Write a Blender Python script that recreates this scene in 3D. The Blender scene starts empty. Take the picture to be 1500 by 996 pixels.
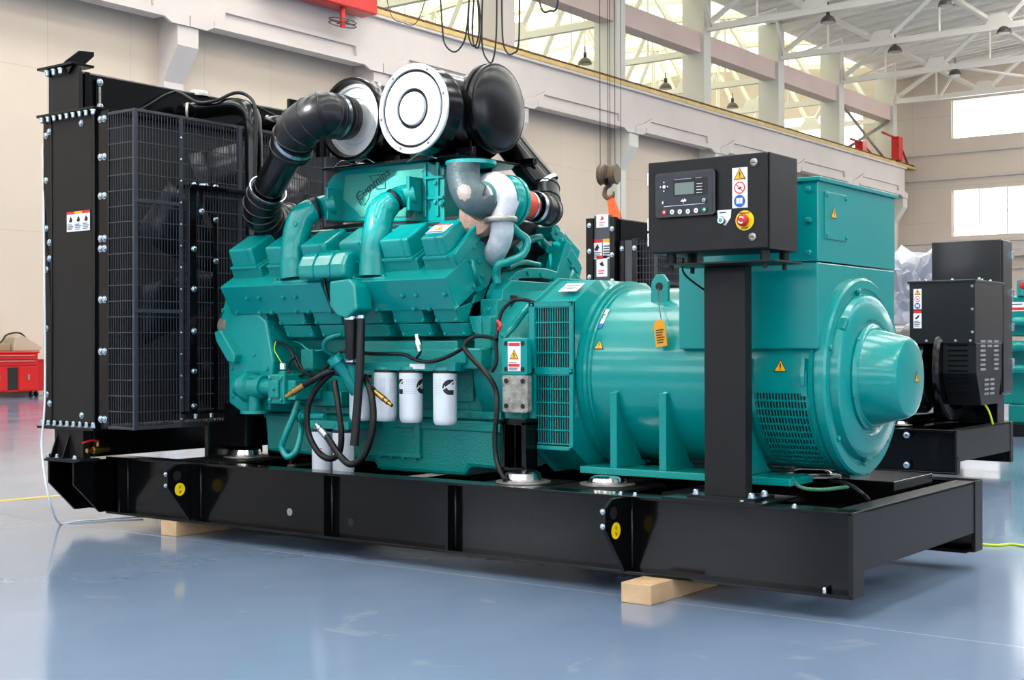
import bpy, math, random
from mathutils import Vector, Matrix
random.seed(7)
S = bpy.context.scene
COL = S.collection
PI = math.pi
YC = .755                      # centre line of the generator set

# ------------------------------------------------------------------ materials
def lin(c):
    return tuple((v/12.92 if v <= .04045 else ((v+.055)/1.055)**2.4) for v in (x/255 for x in c))
def mat(name, rgb, rough=.5, metal=0., coat=0., bump=0., bscale=40., vary=0., vscale=3., spec=.5, rvary=0.):
    m = bpy.data.materials.new(name); m.use_nodes = True
    nt = m.node_tree; b = nt.nodes['Principled BSDF']
    col = lin(rgb)+(1,)
    b.inputs['Base Color'].default_value = col
    b.inputs['Roughness'].default_value = rough
    b.inputs['Metallic'].default_value = metal
    b.inputs['Coat Weight'].default_value = coat
    b.inputs['Coat Roughness'].default_value = .06
    b.inputs['Specular IOR Level'].default_value = spec
    tc = nt.nodes.new('ShaderNodeTexCoord') if (bump or vary or rvary) else None
    if bump:
        n = nt.nodes.new('ShaderNodeTexNoise'); n.inputs['Scale'].default_value = bscale; n.inputs['Detail'].default_value = 4
        bp = nt.nodes.new('ShaderNodeBump'); bp.inputs['Strength'].default_value = bump; bp.inputs['Distance'].default_value = .01
        nt.links.new(tc.outputs['Object'], n.inputs['Vector']); nt.links.new(n.outputs['Fac'], bp.inputs['Height'])
        nt.links.new(bp.outputs['Normal'], b.inputs['Normal'])
    if vary:
        n = nt.nodes.new('ShaderNodeTexNoise'); n.inputs['Scale'].default_value = vscale; n.inputs['Detail'].default_value = 6
        r = nt.nodes.new('ShaderNodeValToRGB')
        r.color_ramp.elements[0].position = .3; r.color_ramp.elements[1].position = .7
        r.color_ramp.elements[0].color = tuple(c*(1-vary) for c in col[:3])+(1,)
        r.color_ramp.elements[1].color = tuple(min(1, c*(1+vary)) for c in col[:3])+(1,)
        nt.links.new(tc.outputs['Object'], n.inputs['Vector']); nt.links.new(n.outputs['Fac'], r.inputs['Fac'])
        nt.links.new(r.outputs['Color'], b.inputs['Base Color'])
    if rvary:
        n = nt.nodes.new('ShaderNodeTexNoise'); n.inputs['Scale'].default_value = vscale*1.7
        mr = nt.nodes.new('ShaderNodeMapRange'); mr.inputs['To Min'].default_value = max(0, rough-rvary); mr.inputs['To Max'].default_value = rough+rvary
        nt.links.new(tc.outputs['Object'], n.inputs['Vector']); nt.links.new(n.outputs['Fac'], mr.inputs['Value'])
        nt.links.new(mr.outputs['Result'], b.inputs['Roughness'])
    return m
def emis(name, rgb, strength):
    m = bpy.data.materials.new(name); m.use_nodes = True
    b = m.node_tree.nodes['Principled BSDF']
    b.inputs['Base Color'].default_value = lin(rgb)+(1,)
    b.inputs['Emission Color'].default_value = lin(rgb)+(1,)
    b.inputs['Emission Strength'].default_value = strength
    return m
TEAL = mat('teal_enamel', (0, 142, 139), .24, coat=.25, spec=.4, bump=.012, bscale=60)
TEALC = mat('teal_cast', (0, 134, 129), .3, coat=.15, spec=.4, bump=.35, bscale=90)
BLACK = mat('black_gloss_paint', (6, 6, 8), .18, bump=.04, bscale=25, spec=.35)
SATIN = mat('black_satin_paint', (19, 18, 18), .4, bump=.05, bscale=150, spec=.3)
POWDER = mat('black_powder_coat', (15, 15, 17), .38, bump=.12, bscale=400, spec=.33)
CHAS = mat('black_chassis_paint', (6, 6, 7), .14, bump=.03, bscale=12, spec=.28)
DECK = mat('matt_black_deck', (12, 12, 13), .55, spec=.15)
DARK = mat('dark_void', (10, 11, 12), .6)
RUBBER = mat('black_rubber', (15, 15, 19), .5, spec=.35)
RUBG = mat('black_glossy_rubber', (7, 8, 12), .3, spec=.4)
HOSE = mat('ribbed_black_hose', (9, 9, 12), .32, spec=.3)
ZINC = mat('zinc_bolt', (190, 205, 215), .25, metal=1.)
CHROME = mat('polished_cap', (225, 225, 225), .16, metal=1., bump=.03, bscale=20)
STEEL = mat('bare_steel', (170, 165, 158), .4, metal=.8, bump=.2, bscale=60, vary=.25, vscale=30)
CAST = mat('bare_cast_plate', (150, 148, 140), .6, metal=.3, bump=.4, bscale=60, vary=.4, vscale=35)
BRASS = mat('brass', (190, 150, 85), .3, metal=1.)
WHITEP = mat('white_filter_paint', (222, 228, 236), .3, coat=.3)
DISC = mat('white_zinc_cover', (205, 210, 216), .35, metal=.2)
GREYC = mat('pale_grey_cover', (200, 200, 198), .5)
TURB = mat('aluminium_painted_casting', (214, 214, 220), .55, metal=.15, bump=.5, bscale=70, vary=.12, vscale=18)
EXH = mat('grey_exhaust_paint', (66, 84, 88), .45, bump=.25, bscale=70, vary=.2, vscale=12)
EXHP = mat('faded_primer', (150, 140, 132), .7)
RUST = mat('heat_stained_iron', (140, 112, 98), .7, bump=.4, bscale=60, vary=.3, vscale=20)
ORNG = mat('orange_silicone', (214, 62, 30), .4)
RED = mat('red_enamel', (196, 24, 20), .35)
REDL = mat('red_handle', (208, 40, 28), .4)
YEL = mat('yellow_label', (250, 214, 10), .45)
WARN = mat('warning_yellow', (245, 180, 10), .45)
INK = mat('black_ink', (18, 18, 18), .5)
PAPER = mat('white_label', (236, 238, 242), .45)
REDI = mat('red_ink', (215, 40, 40), .45)
BLUEI = mat('blue_ink', (40, 90, 175), .45)
GREENI = mat('green_ink', (25, 130, 80), .45)
LCD = mat('lcd_glass', (105, 120, 112), .25)
FACE = mat('controller_fascia', (34, 40, 50), .4)
TAG = mat('orange_tag', (232, 160, 20), .5)
WOOD = mat('sawn_timber', (205, 170, 130), .65, bump=.3, bscale=30, vary=.15, vscale=6)
SPARK = mat('radiator_wire', (62, 65, 72), .35, metal=.3)
SLINGM = mat('orange_sling', (225, 95, 35), .7)
IRON = mat('weathered_iron', (96, 80, 62), .5, metal=.4, vary=.3, vscale=5)
WIREM = mat('steel_rope', (55, 52, 50), .5)
TUBEW = mat('clear_white_tube', (225, 230, 235), .3)
GREENW = mat('green_earth_wire', (60, 120, 90), .4)
YGW = mat('yellow_green_wire', (190, 210, 50), .4)
PLAST = mat('grey_wrap', (160, 162, 172), .25)

def worn_patch(m, centre, rad, rgb):
    nt = m.node_tree; b = nt.nodes['Principled BSDF']; L = nt.links.new
    g = nt.nodes.new('ShaderNodeNewGeometry'); n = nt.nodes.new('ShaderNodeTexNoise'); n.inputs['Scale'].default_value = 25
    d = nt.nodes.new('ShaderNodeVectorMath'); d.operation = 'DISTANCE'; d.inputs[1].default_value = centre
    L(g.outputs['Position'], d.inputs[0]); a = nt.nodes.new('ShaderNodeMath'); a.operation = 'MULTIPLY_ADD'; a.inputs[1].default_value = rad*.5
    L(n.outputs['Fac'], a.inputs[0]); L(d.outputs['Value'], a.inputs[2])
    c = nt.nodes.new('ShaderNodeMath'); c.operation = 'LESS_THAN'; c.inputs[1].default_value = rad*1.25; L(a.outputs[0], c.inputs[0])
    mx = nt.nodes.new('ShaderNodeMix'); mx.data_type = 'RGBA'; mx.inputs[7].default_value = lin(rgb)+(1,)
    L(b.inputs['Base Color'].links[0].from_socket, mx.inputs[6]); L(c.outputs[0], mx.inputs[0]); L(mx.outputs[2], b.inputs['Base Color'])
p_ = (-2.05, 0.279, 1.747); worn_patch(EXH, (p_[0]+.02, p_[1]-.04, p_[2]), .055, (150, 138, 130))
p_ = (-2, 0.336, 1.801); worn_patch(TURB, (p_[0], p_[1], p_[2]), .05, (170, 150, 148))
# ------------------------------------------------------------------ mesh builder
class MB:
    def __init__(s):
        s.v = []; s.f = []; s.mi = []; s.sm = []; s.M = Matrix.Identity(4); s.mat = 0
    def add(s, vs, fs, smooth=False):
        o = len(s.v); s.v += [tuple(s.M @ Vector(p)) for p in vs]
        for f in fs:
            s.f.append(tuple(o+i for i in f)); s.mi.append(s.mat); s.sm.append(smooth)
        return s
    def box(s, x0, x1, y0, y1, z0, z1):
        return s.add([(x, y, z) for x in (x0, x1) for y in (y0, y1) for z in (z0, z1)],
                     [(0,1,3,2),(4,6,7,5),(0,4,5,1),(2,3,7,6),(0,2,6,4),(1,5,7,3)])
    def prism(s, poly, axis, a, b, smooth=False):
        n = len(poly)
        def P(u, w, t):
            return (t, u, w) if axis == 'x' else (u, t, w) if axis == 'y' else (u, w, t)
        vs = [P(u, w, a) for u, w in poly]+[P(u, w, b) for u, w in poly]
        s.add(vs, [tuple(range(n))[::-1], tuple(range(n, 2*n))])
        s.add(vs, [(i, (i+1) % n, n+(i+1) % n, n+i) for i in range(n)], smooth)
        return s
    def ring(s, c, r, ax, up, seg):
        return [c+ax*(r*math.cos(2*PI*i/seg))+up*(r*math.sin(2*PI*i/seg)) for i in range(seg)]
    def tube(s, pts, r, seg=14, smooth=8, cap=True):
        pts = [Vector(p) for p in pts]
        rs = list(r) if isinstance(r, (list, tuple)) else [r]*len(pts)
        if smooth and len(pts) > 2:
            q = [pts[0]*2-pts[1]]+pts+[pts[-1]*2-pts[-2]]; out = []; ro = []
            for i in range(1, len(q)-2):
                for k in range(smooth):
                    t = k/smooth; a, b, c, d = q[i-1], q[i], q[i+1], q[i+2]
                    out.append(.5*((2*b)+(c-a)*t+(2*a-5*b+4*c-d)*t*t+(3*b-a-3*c+d)*t**3))
                    ro.append(rs[i-1]*(1-t)+rs[i]*t)
            pts = out+[pts[-1]]; rs = ro+[rs[-1]]
        n = len(pts); vs = []
        T = [(pts[min(i+1, n-1)]-pts[max(i-1, 0)]).normalized() for i in range(n)]
        up = Vector((0, 0, 1)) if abs(T[0].z) < .9 else Vector((1, 0, 0))
        N = (up-T[0]*up.dot(T[0])).normalized()
        for i in range(n):
            N = (N-T[i]*N.dot(T[i])).normalized(); B = T[i].cross(N)
            vs += s.ring(pts[i], rs[i], N, B, seg)
        fs = [(i*seg+j, i*seg+(j+1) % seg, (i+1)*seg+(j+1) % seg, (i+1)*seg+j) for i in range(n-1) for j in range(seg)]
        s.add(vs, fs, True)
        if cap:
            s.add(vs[:seg], [tuple(range(seg))[::-1]]); s.add(vs[-seg:], [tuple(range(seg))])
        return s
    def lathe(s, o, d, prof, seg=40, smooth=True):
        """prof = [(distance along axis, radius)...] about axis d through o; each segment faceted from the next"""
        o = Vector(o); d = Vector(d).normalized()
        up = Vector((0, 0, 1)) if abs(d.z) < .9 else Vector((1, 0, 0))
        N = (up-d*up.dot(d)).normalized(); B = d.cross(N)
        for (t0, r0), (t1, r1) in zip(prof, prof[1:]):
            vs = s_r(s, o+d*t0, r0, N, B, seg)+s_r(s, o+d*t1, r1, N, B, seg)
            s.add(vs, [(i, (i+1) % seg, seg+(i+1) % seg, seg+i) for i in range(seg)], smooth)
        return s
    def cyl(s, a, b, r, seg=24, r2=None):
        a = Vector(a); b = Vector(b); L = (b-a).length
        r2 = r if r2 is None else r2
        return s.lathe(a, b-a, [(0, 0), (0, r), (L, r2), (L, 0)], seg)
    def build(s, name, mats, parent=None, bevel=0., label=None, cat=None, group=None, kind=None, seg=2):
        me = bpy.data.meshes.new(name)
        if not isinstance(mats, (list, tuple)): mats = [mats]
        V = [Vector(p) for p in s.v]
        lo = Vector([min(p[i] for p in V) for i in range(3)]); hi = Vector([max(p[i] for p in V) for i in range(3)])
        c = (lo+hi)/2; c.z = lo.z
        me.from_pydata([tuple(p-c) for p in V], [], s.f)
        for m in mats: me.materials.append(m)
        for p, mi, sm in zip(me.polygons, s.mi, s.sm): p.material_index = mi; p.use_smooth = sm
        o = bpy.data.objects.new(name, me); COL.objects.link(o); o.location = c
        if parent is not None: adopt(o, parent)
        import bmesh
        bm = bmesh.new(); bm.from_mesh(me)
        bmesh.ops.remove_doubles(bm, verts=bm.verts, dist=1e-5)
        bmesh.ops.recalc_face_normals(bm, faces=bm.faces)
        for e in bm.edges:
            if len(e.link_faces) == 2 and e.calc_face_angle(0) > .62: e.smooth = False
        bm.to_mesh(me); bm.free()
        if bevel:
            b = o.modifiers.new('bevel', 'BEVEL'); b.width = bevel; b.segments = seg; b.limit_method = 'ANGLE'; b.angle_limit = math.radians(40)
        tag(o, label, cat, group, kind)
        return o
def s_r(s, c, r, N, B, seg): return s.ring(c, r, N, B, seg)
def tag(o, label=None, cat=None, group=None, kind=None):
    if label: o['label'] = label
    if cat: o['category'] = cat
    if group: o['group'] = group
    if kind: o['kind'] = kind
    return o
WL = {}
def adopt(o, p):
    """parent while keeping the child where it stands in the world (nothing here is rotated)"""
    W = Vector((0, 0, 0)); q = p
    while q is not None: W += q.location; q = q.parent
    o.parent = p; o.location = o.location-W
def root(name, loc, label, cat, group=None):
    o = bpy.data.objects.new(name, None); COL.objects.link(o); o.location = loc; o.empty_display_size = .1
    return tag(o, label, cat, group)
def wloc(o):
    W = Vector((0, 0, 0))
    while o is not None: W += o.location; o = o.parent
    return W
_b = {}
def bolt(parent, pts, d=(0, -1, 0), r=.012, m=None, h=.012, name='bolt'):
    m = m or ZINC; d = Vector(d).normalized(); key = (tuple(d), r, h, m.name, name)
    if key not in _b:
        me = bpy.data.meshes.new(name); mb = MB()
        mb.lathe((0, 0, 0), d, [(0, 0), (0, r*1.35), (h*.25, r*1.35), (h*.25, r), (h*.8, r*.95), (h, r*.6), (h, 0)], 10)
        me.from_pydata(mb.v, [], mb.f); me.materials.append(m)
        _b[key] = me
    for p in pts:
        o = bpy.data.objects.new(name, _b[key]); COL.objects.link(o); o.location = p; adopt(o, parent)
def text(name, s, parent, o, rx, up, size, m, ext=.0006, align='CENTER'):
    """flat lettering on a surface: o = centre, rx = reading direction, up = up direction"""
    cu = bpy.data.curves.new(name, 'FONT'); cu.body = s; cu.size = size; cu.extrude = ext
    cu.align_x = align; cu.align_y = 'CENTER'; cu.materials.append(m)
    t = bpy.data.objects.new(name+'_tmp', cu); COL.objects.link(t)
    me = bpy.data.meshes.new_from_object(t.evaluated_get(bpy.context.evaluated_depsgraph_get()))
    bpy.data.objects.remove(t)
    rx = Vector(rx).normalized(); up = Vector(up).normalized(); n = rx.cross(up)
    M = Matrix((rx, up, n)).transposed().to_4x4(); me.transform(M)
    me.materials.clear(); me.materials.append(m)
    t = bpy.data.objects.new(name, me); COL.objects.link(t); t.location = o; adopt(t, parent)
    return t
class Card:
    """a thin sticker built on a plane: local (u right, v up), n towards the viewer"""
    def __init__(s, o, rx, up, mats):
        s.o = Vector(o); s.rx = Vector(rx).normalized(); s.up = Vector(up).normalized(); s.n = s.rx.cross(s.up)
        s.mb = MB(); s.mats = mats; s.l = .0004
    def poly(s, pts, m, d=.0004):
        s.l += d; s.mb.mat = s.mats.index(m); n = len(pts)
        a = [s.o+s.rx*u+s.up*v+s.n*s.l for u, v in pts]; b = [p-s.n*(.0004 if s.l > .0009 else s.l) for p in a]
        s.mb.add(a+b, [tuple(range(n)), tuple(range(n, 2*n))[::-1]]+[(i, n+i, n+(i+1) % n, (i+1) % n) for i in range(n)])
    def rect(s, u0, u1, v0, v1, m): s.poly([(u0, v0), (u1, v0), (u1, v1), (u0, v1)], m)
    def disc(s, u, v, r, m, k=20): s.poly([(u+r*math.cos(2*PI*i/k), v+r*math.sin(2*PI*i/k)) for i in range(k)], m)
    def tri(s, u, v, r):
        s.poly([(u-r, v-r*.75), (u+r, v-r*.75), (u, v+r)], INK)
        s.poly([(u-r*.8, v-r*.62), (u+r*.8, v-r*.62), (u, v+r*.78)], WARN)
        s.rect(u-r*.1, u+r*.1, v-r*.2, v+r*.4, INK); s.rect(u-r*.1, u+r*.1, v-r*.48, v-r*.32, INK)
    def lines(s, u0, u1, v0, v1, n, m):
        for i in range(n):
            v = v0+(v1-v0)*(i+.5)/n; s.rect(u0, u0+(u1-u0)*(.75+.25*((i*7) % 3)/2), v-(v1-v0)/n*.2, v+(v1-v0)/n*.2, m)
    def done(s, name, parent): return s.mb.build(name, s.mats, parent)
CM = [PAPER, INK, WARN, REDI, BLUEI, YEL]

# ------------------------------------------------------------------ hall
WX = -22.6
def wall_mat(name, rgb, sx, sz, rgb2=None, mortar=.93, bump=.15):
    m = mat(name, rgb, .8, bump=bump, bscale=3, vary=.05, vscale=.25)
    nt = m.node_tree; b = nt.nodes['Principled BSDF']
    tc = nt.nodes.new('ShaderNodeTexCoord'); sep = nt.nodes.new('ShaderNodeSeparateXYZ'); cmb = nt.nodes.new('ShaderNodeCombineXYZ')
    add = nt.nodes.new('ShaderNodeMath'); add.operation = 'ADD'
    nt.links.new(tc.outputs['Object'], sep.inputs[0]); nt.links.new(sep.outputs['X'], add.inputs[0]); nt.links.new(sep.outputs['Y'], add.inputs[1])
    nt.links.new(add.outputs[0], cmb.inputs['X']); nt.links.new(sep.outputs['Z'], cmb.inputs['Y'])
    br = nt.nodes.new('ShaderNodeTexBrick'); br.offset = .0; br.inputs['Scale'].default_value = 1
    br.inputs['Brick Width'].default_value = sx; br.inputs['Row Height'].default_value = sz; br.inputs['Mortar Size'].default_value = .012
    br.inputs['Mortar Smooth'].default_value = .3
    nt.links.new(cmb.outputs[0], br.inputs['Vector'])
    mx = nt.nodes.new('ShaderNodeMix'); mx.data_type = 'RGBA'; mx.blend_type = 'MULTIPLY'; mx.inputs[0].default_value = 1
    br.inputs['Color1'].default_value = (1, 1, 1, 1); br.inputs['Color2'].default_value = (.985, .98, .975, 1); br.inputs['Mortar'].default_value = (mortar, mortar*.99, mortar*.97, 1)
    src = b.inputs['Base Color'].links[0].from_socket
    nt.links.new(src, mx.inputs[6]); nt.links.new(br.outputs['Color'], mx.inputs[7]); nt.links.new(mx.outputs[2], b.inputs['Base Color'])
    return m
WALL = wall_mat('beige_wall_paint', (205, 189, 172), 2.1, 3.4, mortar=.86)
ENDW = wall_mat('cream_concrete_panels', (214, 200, 186), 6., 1.75, mortar=.8, bump=.4)
CONC = mat('whitewashed_concrete', (204, 194, 188), .8, bump=.2, bscale=2, vary=.05, vscale=.5)
CONCP = mat('pale_pink_concrete', (214, 190, 180), .8, vary=.05, vscale=.5)
CONC2 = mat('bay_concrete', (212, 208, 198), .8, vary=.04, vscale=.5)
RAIL = mat('rusty_rail', (96, 66, 45), .7, metal=.2, bump=.3, bscale=6, vary=.3, vscale=3)
RAILY = mat('yellow_beam_edge', (206, 176, 112), .7, vary=.15, vscale=2)
TRUSS = mat('white_truss_paint', (236, 230, 220), .6)
ROOF = mat('roof_sheets', (246, 240, 228), .7, vary=.05, vscale=.3)
BAYROOF = emis('translucent_bay_roof', (240, 242, 214), 1.15)
PANE = emis('daylight_window_pane', (246, 250, 255), 2.6)
PANES = emis('bright_window_pane', (244, 248, 255), 3.4)
PANEE = emis('shaded_window_pane', (240, 246, 255), 2.0)
DADO = mat('grey_lower_wall', (112, 114, 118), .8)
SKYL = emis('daylight_skylight_sheet', (250, 250, 245), 8.)

def floor_mat():
    m = bpy.data.materials.new('blue_epoxy_floor'); m.use_nodes = True
    nt = m.node_tree; b = nt.nodes['Principled BSDF']; L = nt.links.new
    tc = nt.nodes.new('ShaderNodeTexCoord')
    n = nt.nodes.new('ShaderNodeTexNoise'); n.inputs['Scale'].default_value = .6; n.inputs['Detail'].default_value = 8
    mp = nt.nodes.new('ShaderNodeMapping'); mp.inputs['Scale'].default_value = (1, .5, 1)
    L(tc.outputs['Object'], mp.inputs['Vector']); L(mp.outputs[0], n.inputs['Vector'])
    r = nt.nodes.new('ShaderNodeValToRGB')
    r.color_ramp.elements[0].position = .3; r.color_ramp.elements[0].color = lin((104, 123, 149))+(1,)
    r.color_ramp.elements[1].position = .72; r.color_ramp.elements[1].color = lin((124, 142, 166))+(1,)
    L(n.outputs['Fac'], r.inputs['Fac'])
    # thin scuffs and stains of their own shape
    n2 = nt.nodes.new('ShaderNodeTexNoise'); n2.inputs['Scale'].default_value = 3.; n2.inputs['Detail'].default_value = 10; n2.inputs['Distortion'].default_value = 1.2
    r2 = nt.nodes.new('ShaderNodeValToRGB'); r2.color_ramp.elements[0].position = .66; r2.color_ramp.elements[1].position = .74
    r2.color_ramp.elements[0].color = (0, 0, 0, 1); r2.color_ramp.elements[1].color = (.35, .35, .35, 1)
    L(tc.outputs['Object'], n2.inputs['Vector']); L(n2.outputs['Fac'], r2.inputs['Fac'])
    mx = nt.nodes.new('ShaderNodeMix'); mx.data_type = 'RGBA'; mx.inputs[7].default_value = lin((165, 168, 170))+(1,)
    L(r2.outputs['Color'], mx.inputs[0]); L(r.outputs['Color'], mx.inputs[6])
    # construction joints of the slab
    br = nt.nodes.new('ShaderNodeTexBrick'); br.offset = 0; br.inputs['Scale'].default_value = 1
    br.inputs['Brick Width'].default_value = 6.; br.inputs['Row Height'].default_value = 4.4; br.inputs['Mortar Size'].default_value = .006
    br.inputs['Color1'].default_value = br.inputs['Color2'].default_value = (0, 0, 0, 1); br.inputs['Mortar'].default_value = (.45, .45, .45, 1)
    mb = nt.nodes.new('ShaderNodeMapping'); mb.inputs['Location'].default_value = (.75, .95, 0)
    L(tc.outputs['Object'], mb.inputs['Vector']); L(mb.outputs[0], br.inputs['Vector'])
    mx2 = nt.nodes.new('ShaderNodeMix'); mx2.data_type = 'RGBA'; mx2.inputs[7].default_value = lin((178, 186, 192))+(1,)
    L(br.outputs['Color'], mx2.inputs[0]); L(mx.outputs[2], mx2.inputs[6]); L(mx2.outputs[2], b.inputs['Base Color'])
    n3 = nt.nodes.new('ShaderNodeTexNoise'); n3.inputs['Scale'].default_value = 1.4; n3.inputs['Detail'].default_value = 7
    mr = nt.nodes.new('ShaderNodeMapRange'); mr.inputs['To Min'].default_value = .03; mr.inputs['To Max'].default_value = .22
    L(tc.outputs['Object'], n3.inputs['Vector']); L(n3.outputs['Fac'], mr.inputs['Value']); L(mr.outputs[0], b.inputs['Roughness'])
    bp = nt.nodes.new('ShaderNodeBump'); bp.inputs['Strength'].default_value = .12; bp.inputs['Distance'].default_value = .01
    n4 = nt.nodes.new('ShaderNodeTexNoise'); n4.inputs['Scale'].default_value = 2.2; n4.inputs['Detail'].default_value = 3
    L(tc.outputs['Object'], n4.inputs['Vector']); L(n4.outputs['Fac'], bp.inputs['Height']); L(bp.outputs[0], b.inputs['Normal'])
    b.inputs['Specular IOR Level'].default_value = .5
    return m
FLOOR = floor_mat()
EX0, EX1, EY0, EY1 = WX, 14., -24., 61.
def struct(mb, name, m, bevel=0.): return mb.build(name, m, None, bevel, kind='structure')
struct(MB().box(-46.5, EX1+.3, EY0-.3, EY1+.3, -.2, 0), 'floor', FLOOR)
# wall between the bays, below the crane beam
struct(MB().box(WX-.35, WX, EY0, EY1, 0, 9.6), 'wall_left', WALL)
# end wall with two rows of windows
ZU0, ZU1, ZL0, ZL1 = 11.1, 12.95, 6.3, 8.55
mb = MB()
for z0, z1 in ((0, ZL0), (ZL1, ZU0), (ZU1, 17.5)): mb.box(-46.2, EX1, EY1, EY1+.35, z0, z1)
for z0, z1 in ((ZL0, ZL1), (ZU0, ZU1)):
    for x0, x1 in (((-46.2, -38.), (-24.5, -20.)) if z0 == ZU0 else ((-46.2, -20.0),))+((-13.4, -11.5), (-5.0, -3), (4.5, 6), (12.5, EX1)): mb.box(x0, x1, EY1, EY1+.35, z0, z1)
struct(mb, 'wall_end', ENDW)
mb = MB()
for z in (9.1, 10.35, 5.95, 4.6): mb.box(WX, EX1, EY1-.12, EY1-.002, z, z+.16)
mb.box(WX, EX1, EY1-.3, EY1-.002, 5.2, 5.9)
struct(mb, 'trim_1', CONC)
k = 0
for z0, z1 in ((ZL0, ZL1), (ZU0, ZU1)):
    for x0, x1 in (((-38., -24.5),) if z0 == ZU0 else ())+((-20., -13.4), (-11.5, -5.), (-3, 4.5), (6, 12.5)):
        k += 1
        mb = MB(); mb.box(x0, x1, EY1+.2, EY1+.24, z0, z1); mb.mat = 1
        if z0 == ZL0:
            n = 5
            for i in range(1, n): mb.box(x0+(x1-x0)*i/n-.03, x0+(x1-x0)*i/n+.03, EY1+.12, EY1+.2, z0, z1)
            mb.box(x0, x1, EY1+.13, EY1+.19, (z0+z1)/2-.02, (z0+z1)/2+.02)
        for a in (x0, x1-.08): mb.box(a, a+.08, EY1+.1, EY1+.2, z0, z1)
        struct(mb, 'window_%d' % k, [PANE, TRUSS])
# walls behind and beside the camera, with their rows of windows
def light_wall(name, axis, c, a0, a1, rows, piers, zt=17.5, th=.3):
    mb = MB()
    def bx(p0, p1, z0, z1, t0=0, t1=th):
        if axis == 'y': mb.box(p0, p1, min(c-t0, c-t1), max(c-t0, c-t1), z0, z1)
        else: mb.box(min(c+t0, c+t1), max(c+t0, c+t1), p0, p1, z0, z1)
    z = 0
    for z0, z1 in rows: bx(a0, a1, z, z0); z = z1
    bx(a0, a1, z, zt)
    ws = []
    for z0, z1 in rows:
        for (p0, p1), (q0, q1) in zip(piers, piers[1:]):
            bx(p0, p1, z0, z1)
            if axis == 'x' and z0 < 3 and p0 > 2: bx(p1, q0, z0, z1)
            else: ws.append((p1, q0, z0, z1))
        bx(piers[-1][0], piers[-1][1], z0, z1)
    struct(mb, name, DADO); return ws
def piers(a0, a1, n, w):
    st = (a1-a0)/n; return [(a0, a0+w)]+[(a0+st*i-w/2, a0+st*i+w/2) for i in range(1, n)]+[(a1-w, a1)]
for ax, nm, c, a0, a1, rows, n in (('y', 'wall_south', EY0, EX0, EX1, ((3.2, 6.2), (10., 12.6)), 6), ('x', 'wall_right', EX1, EY0, EY1, ((1.2, 5.6), (9.5, 12.5)), 14)):
    for (p0, p1, z0, z1) in light_wall(nm, ax, c, a0, a1, rows, piers(a0, a1, n, 1.2)):
        k += 1; mb = MB()
        if ax == 'y': mb.box(p0, p1, c-.2, c-.15, z0, z1); mb.mat = 1; mb.box(p0, p1, c-.14, c-.06, (z0+z1)/2-.04, (z0+z1)/2+.04)
        else: mb.box(c+.15, c+.2, p0, p1, z0, z1); mb.mat = 1; mb.box(c+.06, c+.14, p0, p1, (z0+z1)/2-.04, (z0+z1)/2+.04)
        if ax == 'y':
            for i in range(1, 4): mb.box(p0+(p1-p0)*i/4-.04, p0+(p1-p0)*i/4+.04, c-.14, c-.06, z0, z1)
        else:
            for i in range(1, 4): mb.box(c+.06, c+.14, p0+(p1-p0)*i/4-.04, p0+(p1-p0)*i/4+.04, z0, z1)
        struct(mb, 'window_%d' % k, [PANES if ax == 'y' else PANEE, TRUSS])
# crane beam, columns
CY = [2.2, 8.7, 15.15, 21.6, 27.9, 34.3, 40.45, 46.9, 53.2, 59.8]
BX = -21.9
for i in range(len(CY)-1):
    a, b = CY[i], CY[i+1]; mb = MB()
    mb.box(BX-.35, BX, a, b, 8.45, 9.62)
    mb.prism([(a+.02, 8.45), (a+.02, 8.2), (a+.5, 8.2), (a+1.0, 8.45), (a+1.05, 8.72), (b-1.05, 8.72), (b-1., 8.45), (b-.5, 8.2), (b-.02, 8.2), (b-.02, 8.5), (b-.6, 8.6), (b-1.2, 8.86), (a+1.2, 8.86), (a+.6, 8.6)][::-1], 'x', BX, BX+.08)
    mb.box(BX-.3, BX+.1, a+.7, b-.7, 8.3, 8.46)
    mb.box(BX-.5, BX+.12, a, b, 9.62, 9.7)
    mb.build('crane_beam', CONC, kind='structure')
mb = MB(); mb.box(BX-.3, BX+.14, CY[0], EY1, 9.70, 9.83); struct(mb, 'trim_2', RAILY)
mb = MB(); mb.box(BX-.12, BX+.05, CY[0], EY1, 9.83, 9.93)
y = CY[0]
while y < EY1-.5: mb.box(BX+.02, BX+.13, y, y+.25, 9.83, 9.87); y += .75
struct(mb, 'trim_3', RAIL)
for y in CY:
    mb = MB()
    mb.box(WX-.7, WX+.22, y-.28, y+.28, 0, 14.4)
    mb.prism([(WX+.22, 7.0), (BX+.02, 7.75), (BX+.02, 8.2), (WX+.22, 8.2)], 'y', y-.3, y+.3)
    mb.box(WX+.1, BX+.05, y-.3, y+.3, 8.2, 8.46)
    mb.build('column', CONC2 if y > 30 else CONC, kind='structure')
for i in range(len(CY)-1):
    MB().box(WX-.5, WX+.1, CY[i]+.28, CY[i+1]-.28, 12.05, 12.8).build('eave_beam', CONCP, kind='structure')
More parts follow.
